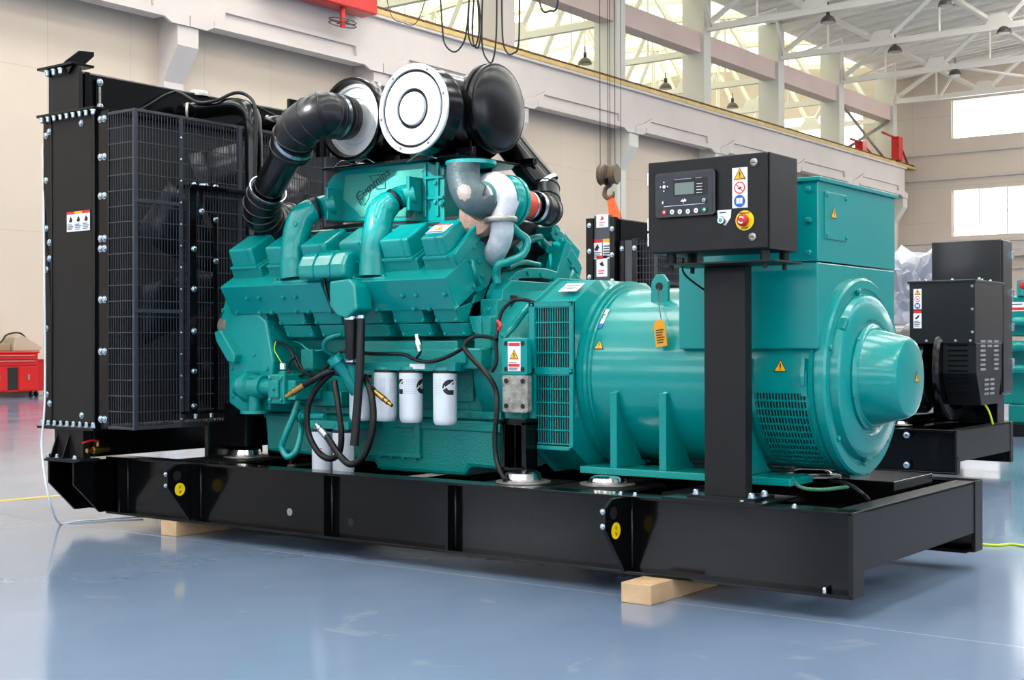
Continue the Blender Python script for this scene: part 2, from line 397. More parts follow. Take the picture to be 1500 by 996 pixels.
# roof of the main bay: sheets, purlins, skylight sheets
def rz(x): return 14.5+(min(x-WX, EX1-x))*.085
XM = (WX+EX1)/2
mb = MB()
mb.prism([(WX-.4, 14.45), (XM, rz(XM)), (EX1+.4, 14.45), (EX1+.4, 14.7), (XM, rz(XM)+.25), (WX-.4, 14.7)], 'y', EY0, EY1+.3)
struct(mb, 'roof', ROOF)
mb = MB()
y = EY0+1
while y < EY1:
    mb.prism([(WX, 14.42), (XM, rz(XM)-.03), (XM, rz(XM)-.17), (WX, 14.28)], 'y', y, y+.12); y += 1.15
struct(mb, 'trim_4', TRUSS)
mb = MB()
for x in (-17., -9., 0., 8.):
    for j in range(13 if x > -12 else 8):
        y = EY0+2+j*6.4
        mb.box(x-1.3, x+1.3, y, y+3.6, rz(x)-.24, rz(x)-.2)
struct(mb, 'window_%d' % (k+1), SKYL)
# roof trusses (main bay, spanning across the hall)
def truss(y, xa, xb, z0, zt, m, name='roof_truss', n=8, big=1.):
    mb = MB(); w = .11*big
    mb.box(xa, xb, y-w, y+w, z0-.12*big, z0+.12*big)
    mb.prism([(xa, zt(xa)-.2), ((xa+xb)/2, zt((xa+xb)/2)-.2), (xb, zt(xb)-.2), (xb, zt(xb)-.42), ((xa+xb)/2, zt((xa+xb)/2)-.42), (xa, zt(xa)-.42)], 'y', y-w, y+w)
    st = (xb-xa)/n
    for i in range(n):
        a = xa+st*i; mid = a+st/2
        for p, q in (((a, z0), (mid, zt(mid)-.3)), ((mid, zt(mid)-.3), (a+st, z0))):
            mb.tube([(p[0], y, p[1]), (q[0], y, q[1])], .12*big, seg=4, smooth=0)
        mb.tube([(mid, y, z0), (mid, y, zt(mid)-.3)], .05*big, seg=4, smooth=0)
    for i in range(n+1):
        a = xa+st*i
        mb.prism([(a-.5, z0+.1), (a+.5, z0+.1), (a+.28, z0+.5), (a-.28, z0+.5)], 'y', y-w*1.05, y+w*1.05)
    return mb.build(name, m, kind='structure')
for y in CY[2:]:
    truss(y, WX, EX1, 13.0, rz, TRUSS, n=8)
for yy in CY[5:-1]:       # knee braces along the eave
    mb = MB()
    mb.tube([(WX+.4, yy+.3, 13.0), (WX+1.5, yy+3.2, 14.2)], .06, 4, 0); mb.tube([(WX+1.5, yy+3.2, 14.2), (WX+.4, yy+6.1, 13.0)], .06, 4, 0)
    mb.build('roof_brace', TRUSS, kind='structure')
mb = MB()
mb.tube([(WX, CY[-2]+.6, 9.9), (WX, CY[-1]-.3, 12.)], .08, 4, 0); mb.tube([(WX, CY[-1]-.3, 9.9), (WX, CY[-2]+.6, 12.)], .08, 4, 0)
mb.build('cross_brace', mat('grey_brace', (150, 140, 132), .6), kind='structure')
# horizontal lacing of the last bay under the trusses
mb = MB()
zz = 12.95; xs = [-20.2+i*3.1 for i in range(8)]
for i in range(7): mb.tube([(xs[i], CY[-2] if i % 2 else CY[-1], zz), (xs[i+1], CY[-1] if i % 2 else CY[-2], zz)], .07, 4, 0)
mb.build('lacing_brace', TRUSS, kind='structure')
# neighbouring bay beyond the columns
BW = -45.
def rz2(x): return 15.2+min(x-BW, WX-x)*.1
mb = MB(); XM2 = (BW+WX)/2
mb.prism([(BW, 15.2), (XM2, rz2(XM2)), (WX-.5, 15.2), (WX-.5, 15.3), (XM2, rz2(XM2)+.1), (BW, 15.3)], 'y', 4, EY1+.3)
struct(mb, 'ceiling', BAYROOF)
struct(MB().box(BW-.3, BW, 4, EY1, 0, 15.2), 'wall_far', CONC2)
mb = MB()
for i in range(7): mb.box(BW+.02, BW+.06, 10+i*7.2, 15+i*7.2, 10.4, 13.2)
struct(mb, 'window_%d' % (k+2), PANE)
struct(MB().box(BW, WX-.4, 3.7, 4, 0, 15.2), 'wall_near', CONC2)
mb = MB(); y = 6
while y < EY1: mb.prism([(BW, 15.15), (XM2, rz2(XM2)-.05), (WX-.6, 15.15), (WX-.6, 15.), (XM2, rz2(XM2)-.2), (BW, 15.)], 'y', y, y+.08); y += 3.2
struct(mb, 'trim_5', TRUSS)
for y in CY[2:]:
    truss(y+.2, BW, WX-.7, 12.2, rz2, TRUSS, n=6)
# lamps
def lamp(x, y, z, drop, label):
    r = root('pendant_lamp', (x, y, z), label, 'lamp', 'high bay pendant lamps')
    mb = MB()
    mb.lathe((x, y, z), (0, 0, 1), [(0, .27), (.08, .26), (.19, .19), (.25, .09), (.27, .07)], 20)
    mb.build('lamp_shade', mat('lamp_shade_grey', (78, 70, 64), .4), r)
    mb = MB(); mb.lathe((x, y, z-.02), (0, 0, 1), [(0, 0), (.0, .22), (.06, .24)], 16); mb.build('lamp_lens', mat('lamp_lens', (170, 165, 155), .3), r)
    mb = MB(); mb.tube([(x, y, z+.26), (x, y, z+.45)], .07, 8, 0); mb.tube([(x, y, z+.45), (x, y, z+drop)], .02, 6, 0)
    mb.build('hanger', WIREM, r)
for p, d, l in (((-17.529, 40.45, 12.511), .75, 'grey pendant lamp on the first roof truss, above the black control cabinet'),
                ((-17.508, 46.9, 12.582), .8, 'grey pendant lamp hanging from the second roof truss'),
                ((-17.219, 53.2, 12.636), .75, 'grey pendant lamp on the third truss, before the upper window of the end wall'),
                ((-13.275, 46.9, 12.741), .6, 'grey pendant lamp farthest out along the second roof truss'),
                ((-13.291, 40.45, 12.471), .6, 'grey pendant lamp cut by the top of the photo'),
                ((-27, 45.283, 11.981), .7, 'pale pendant lamp in the neighbouring bay, between the crane ropes and the white column'),
                ((-27, 51.45, 12.028), .7, 'pale pendant lamp in the neighbouring bay, low above the crane beam'),
                ((-27, 39.044, 11.994), .7, 'pale pendant lamp in the neighbouring bay, beside the hanging black cables')):
    lamp(p[0], p[1], p[2], d, l)

# ------------------------------------------------------------------ skid frame
sk = root('skid_frame', (-2.3, YC, .08), 'long black steel skid frame carrying the teal engine, radiator and alternator', 'skid frame')
ZT, ZB, WEB = .40, .08, .06
W = 1.507
def rail(y0, s, nm):
    """channel rail: web set back from the flange edge"""
    mb = MB()
    a, b = (y0, y0+s*.115); lo, hi = min(a, b), max(a, b)
    mb.box(-4.40, 0, lo, hi, ZT-.013, ZT); mb.box(-4.40, 0, lo, hi, ZB, ZB+.013)
    w = y0+s*WEB; mb.box(-4.40, -.0, w-.005, w+.005, ZB+.012, ZT-.012)
    return mb.build(nm, CHAS, sk, .0015)
rail(0, 1, 'side_rail'); rail(W, -1, 'side_rail')
for x in (-3.665, -2.699, -1.921, -.983, -4.28):
    MB().box(x-.006, x+.006, .0, WEB, ZB+.012, ZT-.012).build('stiffener', CHAS, sk)
    MB().tube([(x+.009, WEB-.007, ZB+.02), (x+.009, WEB-.007, ZT-.02)], .0045, 6, 0).build('weld_bead', mat('weld_bead', (60, 64, 72), .25, metal=.5) if 'weld_bead' not in bpy.data.materials else bpy.data.materials['weld_bead'], sk)
# lifting lugs: plates that stand out across the rail
for x, full in ((-3.685, 1), (-.983, 1)):
    mb = MB()
    mb.prism([(WEB, .09), (.0, .086), (-.151, .278), (-.151, .359), (-.092, .395), (WEB, .395)], 'x', x-.009, x+.009)
    lug = mb.build('lifting_lug', CHAS, sk, .001)
    MB().cyl((x+.006, -.09, .338), (x+.0105, -.09, .338), .026, 18).build('eye_hole', DARK, lug)
    c = Card((x+.0092, -.072, .265), (0, 1, 0), (0, 0, 1), CM); c.disc(0, 0, .034, YEL, 28)
    c.rect(-.003, .003, .004, .019, INK); c.poly([(-.008, -.004), (-.002, -.02), (.006, -.018), (.009, -.006), (.005, -.006), (.003, -.013), (-.002, -.014), (-.004, -.004)], INK)
    c.done('hook_label', lug)
    bolt(lug, [(x, -.155, .29), (x, -.155, .35)], (0, -1, 0), .009)
# bracket under the radiator foot: two tapered gussets and a top plate
g = [(WEB, .375), (WEB, .09), (-.043, .09), (-.212, .257), (-.212, .377)]
for x in (-4.403, -4.63): MB().prism(g, 'x', x-.007, x+.007).build('gusset', CHAS, sk, .001)
for x in (-4.403, -4.63): MB().prism([(W-a, b) for a, b in g], 'x', x-.007, x+.007).build('gusset', CHAS, sk)
MB().box(-4.67, -4.37, -.215, .115, .377, .389).build('bracket_plate', CHAS, sk, .001)
MB().box(-4.67, -4.37, W-.115, W+.215, .377, .389).build('bracket_plate', CHAS, sk)
MB().box(-4.66, -4.37, WEB-.005, WEB+.005, .09, .38).build('bracket_web', CHAS, sk)
# cross members and end panel with its corner legs
for x in (-4.5, -3.72, -2.7, -1.66, -1.2, -.62):
    MB().box(x-.06, x+.06, WEB, W-WEB, ZB+.02, ZT-.075).build('cross_member', CHAS, sk)
MB().box(-4.63, -.7, .3, W-.3, ZB+.01, ZB+.02).build('floor_plate', CHAS, sk)
mb = MB(); mb.box(-.012, 0, .105, W-.1, .17, ZT-.004); mb.box(-.09, 0, .09, W-.09, ZT-.012, ZT); mb.box(-.07, 0, .1, W-.1, .17, .178)
mb.build('end_panel', SATIN, sk, .002)
for a, b in ((0, .108), (W-.105, W)):
    MB().box(-.014, .004, a, b, ZB, ZT).build('corner_leg', SATIN, sk, .002)
MB().box(-.4, -.02, W-.16, W-.05, ZB, ZB+.015).build('rail_foot', CHAS, sk)
for p in ((-2.986, 0.053, 0.183), (-2.563, 0.053, 0.164)): MB().cyl((p[0], .0535, p[2]), (p[0], .056, p[2]), .019, 20).build('web_hole', STEEL if p[0] < -2.8 else DARK, sk)
bolt(sk, [(-0.12, 0.03, 0.081), ], (0, 0, 1), .01, h=.03); bolt(sk, [(-.25, .05, ZT), (-.47, .05, ZT), (-.95, .04, ZT), (-1.02, .04, ZT)], (0, 0, 1), .01)
mb = MB(); mb.box(-.80, -.36, .0, .33, ZT-.001, ZT+.008); mb.build('post_base_plate', CHAS, sk, .001)
for x0, x1, y1 in ((-3.92, -3.50, .56), (-1.80, -1.48, .40), (-1.45, -1.08, .52)):
    MB().box(x0, x1, .115, y1, ZT-.014, ZT-.0005).build('deck_plate', DECK, sk, .001)
    MB().box(x0+.02, x1-.02, y1-.03, y1-.01, ZB+.02, ZT-.014).build('deck_web', CHAS, sk)
MB().box(-.72, -.12, .74, 1.2, .33, .445).build('mount_pedestal', CHAS, sk, .003)
MB().box(-.66, -.12, .43, .445, .30, .34).build('cable_tray', CHAS, sk)
# timber blocks
for x0, x1, y0, lab in (((-0.892, -0.169, 0)[0], (-0.755, -0.157, 0)[0], -.165, 'sawn timber block under the skid near its end panel'), ((-3.91, -0.034, 0)[0], (-3.785, -0.008, 0)[0], (-3.785, -0.008, 0)[1], 'sawn timber block under the skid below its far lifting lug')):
    MB().box(x0, x1, y0, 1.62, 0, .0795).build('timber_block', WOOD, None, .003, lab, 'timber block', 'timber blocks carrying the big skid')
# the left block reaches out from below the near lug
# ------------------------------------------------------------------ anti-vibration mounts
def mount(p, z, lab, top=.055, r=.085):
    t = root('vibration_mount', (p[0], p[1], z), lab, 'vibration mount', 'silver anti-vibration mounts')
    MB().lathe((p[0], p[1], z), (0, 0, 1), [(0, 0), (0, r*1.45), (.006, r*1.45), (.006, r*1.1)], 28).build('base_flange', STEEL, t)
    MB().lathe((p[0], p[1], z), (0, 0, 1), [(.006, r*1.08), (.012, r*1.1), (.012, r*.95), (.016, r), (top*.75, r*.92), (top*.95, r*.7), (top, r*.45), (top, 0)], 28).build('domed_cap', CHROME, t)
mount((-1.63, .19), .402, 'silver domed mount under the black stand of the flywheel housing')
mount((-1.27, .33), .402, 'silver domed mount under the left end of the alternator foot', .04)
mount((-3.71, .42), .402, 'silver domed mount at the radiator end of the engine', .055)
mount((-0.501, 0.778, 0.446), .446, 'silver domed mount on the pedestal below the alternator end housing', .03)

# ------------------------------------------------------------------ radiator
ra = root('radiator', (-4.3, YC, .39), 'big black radiator with wire fan guard at the end of the engine', 'radiator')
YN, YF = -.2, 1.71
MB().box(-4.66, -4.25, YN+.02, YF-.02, .59, 2.30).build('core', DARK, ra)
mb = MB(); mb.box(-4.675, -4.60, YN-.012, YN+.02, .575, 2.30); mb.box(-4.22, -4.20, YN-.02, YN+.02, .575, 2.30); mb.box(-4.20, -4.10, YN-.004, YN+.012, .575, 2.29); mb.box(-4.60, -4.22, YN+.015, YN+.03, .58, 2.30)
mb.build('side_flange', BLACK, ra, .002)
MB().box(-4.605, -4.225, YN-.006, YN+.004, .60, 2.275).build('side_plate', SATIN, ra, .002)
MB().box(-4.675, -4.20, YF-.02, YF, .575, 2.30).build('side_plate', SATIN, ra)
for z in (2.30, .56): MB().box(-4.70, -4.185, YN-.04, YF+.04, z, z+.015).build('header_flange', BLACK, ra, .002)
bolt(ra, [(-4.66+i*.058, YN-.03, 2.298) for i in range(9)], (0, 0, -1), .012, h=.03)
bolt(ra, [(-4.66+i*.058, YN-.03, .578) for i in range(9)], (0, 0, 1), .012, h=.03)
zs = [2.2, 1.99, 1.78, 1.72, 1.3, .98, .65]
bolt(ra, [(-4.165, YN-.004, z) for z in (2.245, 2.04, 1.83, 1.60, 1.545, 1.27, .99, .625)]+[(-4.13, YN-.004, z) for z in (2.245, 2.04, 1.83, 1.60, 1.545, 1.27, .99, .625)], (0, -1, 0), .015)
bolt(ra, [(-4.645, YN-.012, z) for z in (2.20, 1.95, 1.68, 1.45, 1.12, .75)]+[(-4.615, YN-.012, z) for z in (2.22, 1.6, 1.51, .70)], (0, -1, 0), .014)
bolt(ra, [(-4.33, YN-.006, 2.24), (-4.33, YN-.006, .64)], (0, -1, 0), .014)
# top tank
MB().box(-4.60, -4.36, YN+.01, YF, 2.315, 2.535).build('header_tank', BLACK, ra, .012, seg=3)
mb = MB(); mb.box(-4.625, -4.35, YN-.012, YN+.012, 2.315, 2.56); mb.build('tank_end_plate', SATIN, ra, .004)
mb = MB(); mb.box(-4.352, -4.345, YN+.03, YN+.06, 2.33, 2.53); mb.box(-4.35, -4.342, YN+.1, YN+.14, 2.335, 2.50); mb.build('gauge_strip', BLACK, ra, .001)
MB().box(-4.342, -4.338, YN+.113, YN+.127, 2.37, 2.46).build('sight_glass', STEEL, ra)
bolt(ra, [(-4.34, YN+.12, 2.485), (-4.34, YN+.12, 2.35)], (1, 0, 0), .016)
mb = MB(); mb.box(-4.68, -4.36, YN-.05, YN+.1, 2.562, 2.576); mb.prism([(-4.62, 2.562), (-4.58, 2.562), (-4.60, 2.52)], 'y', YN-.03, YN+.0); mb.prism([(-4.44, 2.562), (-4.38, 2.562), (-4.42, 2.52)], 'y', YN-.03, YN+.0)
mb.build('lifting_flange', BLACK, ra, .002)
mb = MB(); mb.prism([(YN-.02, 2.576), (YN+.10, 2.576), (YN+.19, 2.66), (YN+.19, 2.685), (YN+.09, 2.675), (YN+.01, 2.61)], 'x', -4.50, -4.485)
mb.build('lifting_eye', BLACK, ra, .002)
bolt(ra, [(-4.60, YN-.035, 2.556), (-4.54, YN-.035, 2.556), (-4.48, YN-.035, 2.556)], (0, 0, -1), .013, h=.035)
# hazard labels on the side plate
c = Card((-4.355, YN-.0065, 1.705), (1, 0, 0), (0, 0, 1), CM)
for i, k in enumerate((REDI, WARN, REDI)):
    u = -.108+i*.073; c.rect(u, u+.070, -.055, .055, PAPER); c.rect(u, u+.070, .04, .055, k)
    c.poly([(u+.02, .0), (u+.035, .03), (u+.052, .01), (u+.045, -.005)], INK); c.lines(u+.008, u+.062, -.048, -.012, 4, INK)
c.done('hazard_label', ra)
# fan shroud, fan and guard
GX = -3.88
mb = MB(); mb.box(-4.25, -4.235, YN+.02, YF-.02, .59, 2.29)
mb.build('shroud_back', DARK, ra)
FC = Vector((-4.08, YC, 1.42))
fan = MB().lathe((-4.14, FC.y, FC.z), (1, 0, 0), [(0, 0), (0, .19), (.05, .19), (.07, .13), (.11, .12), (.11, 0)], 28).build('fan_hub', BLACK, ra)
for i in range(8):
    a = 2*PI*i/8+.3; mb = MB(); mb.M = Matrix.Translation(FC) @ Matrix.Rotation(a, 4, 'X')
    R = [.16, .35, .55, .78]; Wd = [.08, .12, .15, .17]; vs = []
    for r_, w_ in zip(R, Wd):
        for s_ in (-1, -.3, .4, 1): vs.append((s_*w_*.35-.02*(1-abs(s_)), s_*w_, r_))
    fs = [(i2*4+j, i2*4+j+1, (i2+1)*4+j+1, (i2+1)*4+j) for i2 in range(3) for j in range(3)]
    mb.add(vs, fs, True); o = mb.build('fan_blade', mat('fan_blade_steel', (22, 24, 30), .25, metal=.3) if i == 0 else bpy.data.materials['fan_blade_steel'], ra)
    m_ = o.modifiers.new('solid', 'SOLIDIFY'); m_.thickness = .006
hz = [.585+i*(2.27-.585)/20 for i in range(21)]
def guard(mb, axis, c, a0, a1, z0, z1, pitch=.0195, w=.0028, hs=None):
    """wire panel: uprights with level wires across them"""
    n = max(2, int((a1-a0)/pitch))
    for i in range(n+1):
        a = a0+(a1-a0)*i/n
        if axis == 'x': mb.box(c-.0015, c+.0015, a-w/2, a+w/2, z0, z1)
        else: mb.box(a-w/2, a+w/2, c-.0015, c+.0015, z0, z1)
    for z in (hs or hz):
        if z0 <= z <= z1:
            if axis == 'x': mb.box(c, c+.005, a0, a1, z-.0025, z+.0025)
            else: mb.box(a0, a1, c-.005, c, z-.0025, z+.0025)
mb = MB(); guard(mb, 'x', GX, YN, YF, .585, 2.27); mb.build('guard_front', SPARK, ra)
mb = MB(); guard(mb, 'y', YN, -4.10, GX, .585, 2.27); mb.build('guard_side', SPARK, ra)
y1 = (-3.88, 0.107, 1.789)[1]
mb = MB()
for y in (YN, y1, y1+.42, YF-.5, YF-.015): mb.box(GX-.006, GX+.008, y-.011, y+.011, .575, 2.275)
mb.box(GX, GX+.006, YN, YF, .575, .595); mb.box(GX, GX+.006, YN, YF, 2.26, 2.275); mb.box(-4.1, GX, YN-.006, YN, .575, .59); mb.box(-4.1, GX, YN-.006, YN, 2.26, 2.275)
zc = [(-3.88, -0.188, 1.79)[2], (-3.88, -0.189, 1.206)[2]]
for z in zc: mb.box(GX, GX+.012, YN, y1, z-.009, z+.009)
mb.build('guard_frame', SPARK, ra, .001)
bolt(ra, [(GX+.008, y1-.005, .62+i*.118) for i in range(14)], (1, 0, 0), .006, h=.006)
# belt guard box in front of the wire guard
BXX = -3.845
p0 = (-3.845, 0.13, 1.882); p1 = (-3.845, 0.127, 0.66); ya = p0[1]
mb = MB(); guard(mb, 'x', BXX, ya+.05, ya+.42, .66, 1.92); guard(mb, 'y', ya+.0, GX+.01, BXX, .66, 1.92); mb.build('belt_guard_mesh', SPARK, ra)
mb = MB(); mb.box(BXX-.004, BXX+.006, ya, ya+.055, p1[2], p0[2]); mb.box(BXX-.004, BXX+.006, ya+.07, ya+.10, 1.72, p0[2]); mb.box(BXX-.004, BXX+.006, ya+.17, ya+.20, p1[2], 1.75)
mb.box(BXX-.10, BXX+.02, ya, ya+.5, p0[2], p0[2]+.02); mb.box(BXX-.1, BXX+.03, ya-.03, ya+.45, p1[2]-.012, p1[2])
mb.build('belt_guard_frame', BLACK, ra, .002)
bolt(ra, [(BXX+.006, ya+.03, z) for z in (1.90, 1.55, 1.33, 1.10, .88, .69)]+[(BXX+.006, ya+.085, 1.90), (BXX+.006, ya+.085, 1.76), (BXX+.006, ya+.185, 1.72), (BXX+.006, ya+.185, 1.49)], (1, 0, 0), .014)
bolt(ra, [(BXX+.02, ya+.1, p0[2]+.02), (BXX+.02, ya+.17, p0[2]+.02)], (0, 0, 1), .014)
bolt(ra, [(BXX+.02, ya+.03, p1[2]-.012), (BXX+.02, ya+.14, p1[2]-.012)], (0, 0, -1), .012, h=.03)
# foot, base beam
mb = MB(); mb.box(-4.59, -4.33, YN-.0, YN+.05, .40, .56); mb.box(-4.61, -4.30, YN-.045, YN+.09, .389, .402); mb.build('support_foot', SATIN, ra, .002)
for x in (-4.56, -4.45): MB().prism([(YN, .54), (YN-.005, .402), (YN-.05, .402)], 'x', x-.004, x+.004).build('foot_gusset', BLACK, ra)
MB().box(-4.59, -4.33, YF-.06, YF-.01, .389, .56).build('support_foot', SATIN, ra)
MB().box(-4.38, -4.30, YN+.05, YF-.05, (-4.3, 0.628, 0.411)[2], .56).build('base_beam', BLACK, ra, .002)
bolt(ra, [(-4.60, YN-.03, .402), (-4.52, YN-.03, .402), (-4.36, YN-.03, .402)], (0, 0, 1), .012, h=.02)
# drain valve
v = (-4.28, -0.124, 0.449)
mb = MB(); mb.lathe((-4.29, v[1]-.10, v[2]), (0, 1, 0), [(.02, 0), (.02, .013), (.06, .013), (.06, .02), (.09, .022), (.12, .02), (.12, .015), (.16, .015), (.16, 0)], 14); mb.cyl((-4.29, v[1]-.01, v[2]+.02), (-4.29, v[1]-.01, v[2]+.045), .008, 10)
dv = mb.build('drain_valve', BRASS, ra)
MB().tube([(-4.28, v[1]-.01, v[2]+.046), (-4.28, v[1]-.05, v[2]+.055), (-4.27, v[1]-.12, v[2]+.045)], .006, 8).build('valve_handle', REDL, dv)
# coolant pipes from the tank over the guard
def px(*p): return [Vector(q) for q in p]
t = MB().tube([(-4.3, 0.469, 2.391), (-4.1, 0.463, 2.381), (-3.85, 0.472, 2.375), (-3.72, 0.462, 2.321), (-3.68, 0.451, 2.216), (-3.68, 0.455, 1.996), (-3.68, 0.459, 1.634)], .05, 20).build('coolant_pipe', BLACK, ra)
t2 = MB().tube([(-4.3, 1.097, 2.401), (-4.15, 1.071, 2.387), (-4, 1.127, 2.383), (-3.8, 1.102, 2.319), (-3.8, 1.125, 2.157)], .048, 20).build('coolant_pipe', BLACK, ra)
for p in ((-4.2, 0.416, 2.373), (-4.2, 0.466, 2.384)):
    MB().lathe(p, (.75, .65, 0), [(0, .05), (0, .056), (.014, .056), (.014, .05)], 20).build('hose_clamp', STEEL, ra)
p = (-4.25, 1.079, 2.394); MB().lathe(p, (.75, .65, 0), [(0, .048), (0, .056), (.016, .056), (.016, .048)], 20).build('hose_clamp', STEEL, ra)
MB().tube([(-4.34, 0.447, 2.513), (-4.25, 0.428, 2.484), (-4.1, 0.412, 2.417), (-3.95, 0.409, 2.408), (-3.85, 0.473, 2.453), (-3.75, 0.484, 2.42), (-3.66, 0.448, 2.336), (-3.62, 0.416, 2.176), (-3.6, 0.387, 1.907)], .010, 8).build('vent_hose', RUBBER, ra)
MB().tube([(-4.36, (-4.34, 0.145, 2.327)[1], 2.34), (-4.34, 0.24, 2.399), (-4.34, 0.362, 2.476), (-4.34, 0.447, 2.513)], .008, 8).build('vent_hose', RUBBER, ra)
MB().tube([(-4.34, 1.077, 2.518), (-4.3, 1.184, 2.473), (-4.2, 1.205, 2.435)], .008, 8).build('vent_hose', RUBBER, ra)
MB().lathe((-4.4, 0.666, 2.54), (0, 0, 1), [(-.02, .07), (.0, .07), (.012, .062), (.012, 0)], 20).build('filler_cap', STEEL, ra)

# white drain tube hanging beside the radiator
q = MB().tube([(-4.62, .1, 2.45), (-4.796, -0.1, 2.224), (-4.688, -0.2, 1.97), (-4.639, -0.23, 1.429), (-4.619, -0.24, 0.97), (-4.596, -0.26, 0.667), (-4.593, -0.28, 0.479), (-4.473, -0.34, 0.301), (-4.469, -0.3, 0.13), (-4.695, -0.092, 0.008), (-4.701, 0.012, 0.008), (-4.642, 0.203, 0.008), (-4.556, 0.38, 0.008)], .0055, 8)
q.build('drain_tube', TUBEW, None, label='thin white plastic tube hanging beside the radiator and trailing on the floor', cat='tube')

# ------------------------------------------------------------------ control cabinet on its post
cc = root('control_cabinet', (-.56, .13, .408), 'black control cabinet with a controller screen, on a tall post rising from the skid', 'control cabinet')
CX0, CX1, CY0, CY1, CZ0, CZ1 = -.80, -.285, -.10, .165, 1.377, 1.742
MB().box(CX0+.004, CX1, CY0+.022, CY1, CZ0, CZ1).build('enclosure', POWDER, cc, .004)
dr = MB().box(CX0, CX1-.004, CY0, CY0+.018, CZ0+.003, CZ1-.003).build('cabinet_door', POWDER, cc, .004)
PX = -.572
mb = MB(); mb.box(PX-.093, PX+.088, .105, .17, .408, 1.33); mb.build('post', SATIN, cc, .004)
mb = MB(); mb.box(PX-.15, PX+.15, .06, .24, .408, .418); mb.build('post_foot', CHAS, cc, .001)
bolt(cc, [(PX+.125, .085, .418), (PX+.125, .2, .418), (PX-.12, .085, .418)], (0, 0, 1), .014, h=.02)
mb = MB(); mb.box(CX0+.02, CX1+.01, CY0+.03, CY1+.02, 1.331, 1.338); mb.build('shelf_plate', SATIN, cc, .001)
for x in (CX0+.07, CX1-.04):
    for y in (CY0+.06, CY1-.035):
        MB().lathe((x, y, 1.338), (0, 0, 1), [(-.03, 0), (-.03, .009), (-.007, .009), (-.007, .02), (0, .02), (0, .019), (.04, .019), (.04, 0)], 14).build('rubber_mount', RUBBER, cc)
def D(u, v): return (CX0+.515*u, CY0, CZ0+.366*v)   # door coordinates 0..1
s = MB()
def rr(x0, x1, z0, z1, r, k=5):
    out = []
    for cx, cz, a in ((x1-r, z1-r, 0), (x0+r, z1-r, 90), (x0+r, z0+r, 180), (x1-r, z0+r, 270)):
        out += [(cx+r*math.cos(math.radians(a+90*i/k)), cz+r*math.sin(math.radians(a+90*i/k))) for i in range(k+1)]
    return out
a = (-0.761, -0.1, 1.692); b = (-0.494, -0.1, 1.499)
a = (a[0], a[2]); b = (b[0], b[2])
top = (-0.502, -0.1, 1.693)[2]
MB().prism(rr(a[0], b[0], (-0.756, -0.1, 1.514)[2], top, .016), 'y', CY0-.016, CY0).build('controller_bezel', BLACK, dr, .003)
ctl = MB().prism(rr(a[0]+.012, b[0]-.012, (-0.756, -0.1, 1.514)[2]+.012, top-.012, .01), 'y', CY0-.0175, CY0-.015).build('controller', FACE, dr)
Yf = CY0-.0178
MB().box((-0.677, -0.118, 1.67)[0], (-0.527, -0.118, 1.659)[0], Yf-.001, Yf, (-0.605, -0.118, 1.596)[2], (-0.605, -0.118, 1.662)[2]).build('screen_mask', INK, ctl)
MB().box((-0.669, -0.118, 1.649)[0], (-0.584, -0.118, 1.642)[0], Yf-.002, Yf, (-0.635, -0.118, 1.601)[2], (-0.635, -0.118, 1.647)[2]).build('display_screen', LCD, ctl)

GR = mat('key_grey', (150, 155, 165), .5)
def keycard():
    c = Card((0, Yf-.0012, 0), (1, 0, 0), (0, 0, 1), [PAPER, INK, WARN, REDI, BLUEI, YEL, GREENI, GR])
    pts = [((-0.717, -0.118, 1.537), REDI), ((-0.681, -0.118, 1.536), PAPER), ((-0.646, -0.118, 1.535), PAPER), ((-0.61, -0.118, 1.534), PAPER), ((-0.574, -0.118, 1.535), PAPER), ((-0.538, -0.118, 1.537), GREENI)]
    for p, m in pts:
        c.disc(p[0], p[2], .0095, m); c.disc(p[0], p[2], .004, GR if m is PAPER else PAPER)
    n = (-0.714, -0.118, 1.636); c.disc(n[0], n[2], .007, PAPER)
    for du, dv in ((-.016, 0), (.016, 0), (0, .017), (0, -.017)): c.disc(n[0]+du, n[2]+dv, .0028, PAPER)
    l0 = (-0.714, -0.118, 1.558); l1 = (-0.534, -0.118, 1.56); c.poly([(l0[0], l0[2]-.0008), (l1[0], l1[2]-.0008), (l1[0], l1[2]+.0008), (l0[0], l0[2]+.0008)], PAPER)
    e = (-0.626, -0.118, 1.576)
    for i, h in enumerate((.006, .01, .007, .012, .008)): c.rect(e[0]-.012+i*.005, e[0]-.008+i*.005, e[2]-.004, e[2]-.004+h, PAPER)
    c.rect(e[0]-.0008, e[0]+.0008, e[2]-.012, e[2]-.004, PAPER)
    g = (-0.537, -0.118, 1.573); c.disc(g[0], g[2], .007, PAPER); c.disc(g[0], g[2], .005, INK); c.rect(g[0]-.004, g[0]+.004, g[2]-.0008, g[2]+.0008, PAPER)
    h = (-0.717, -0.118, 1.574); c.rect(h[0]-.003, h[0]+.003, h[2]-.006, h[2]+.005, PAPER)
    for i in range(4):
        q = (-0.554, -0.118, 1.637); z = q[2]-i*.0115; c.rect(q[0]-.013, q[0]+.012, z-.001, z+.001, PAPER)
    q = (-0.665, -0.118, 1.659); c.rect(q[0], q[0]+.075, q[2]-.001, q[2]+.0015, GR); c.rect(q[0]+.095, q[0]+.12, q[2]-.001, q[2]+.0015, GR)
    c.done('key', ctl)
keycard()
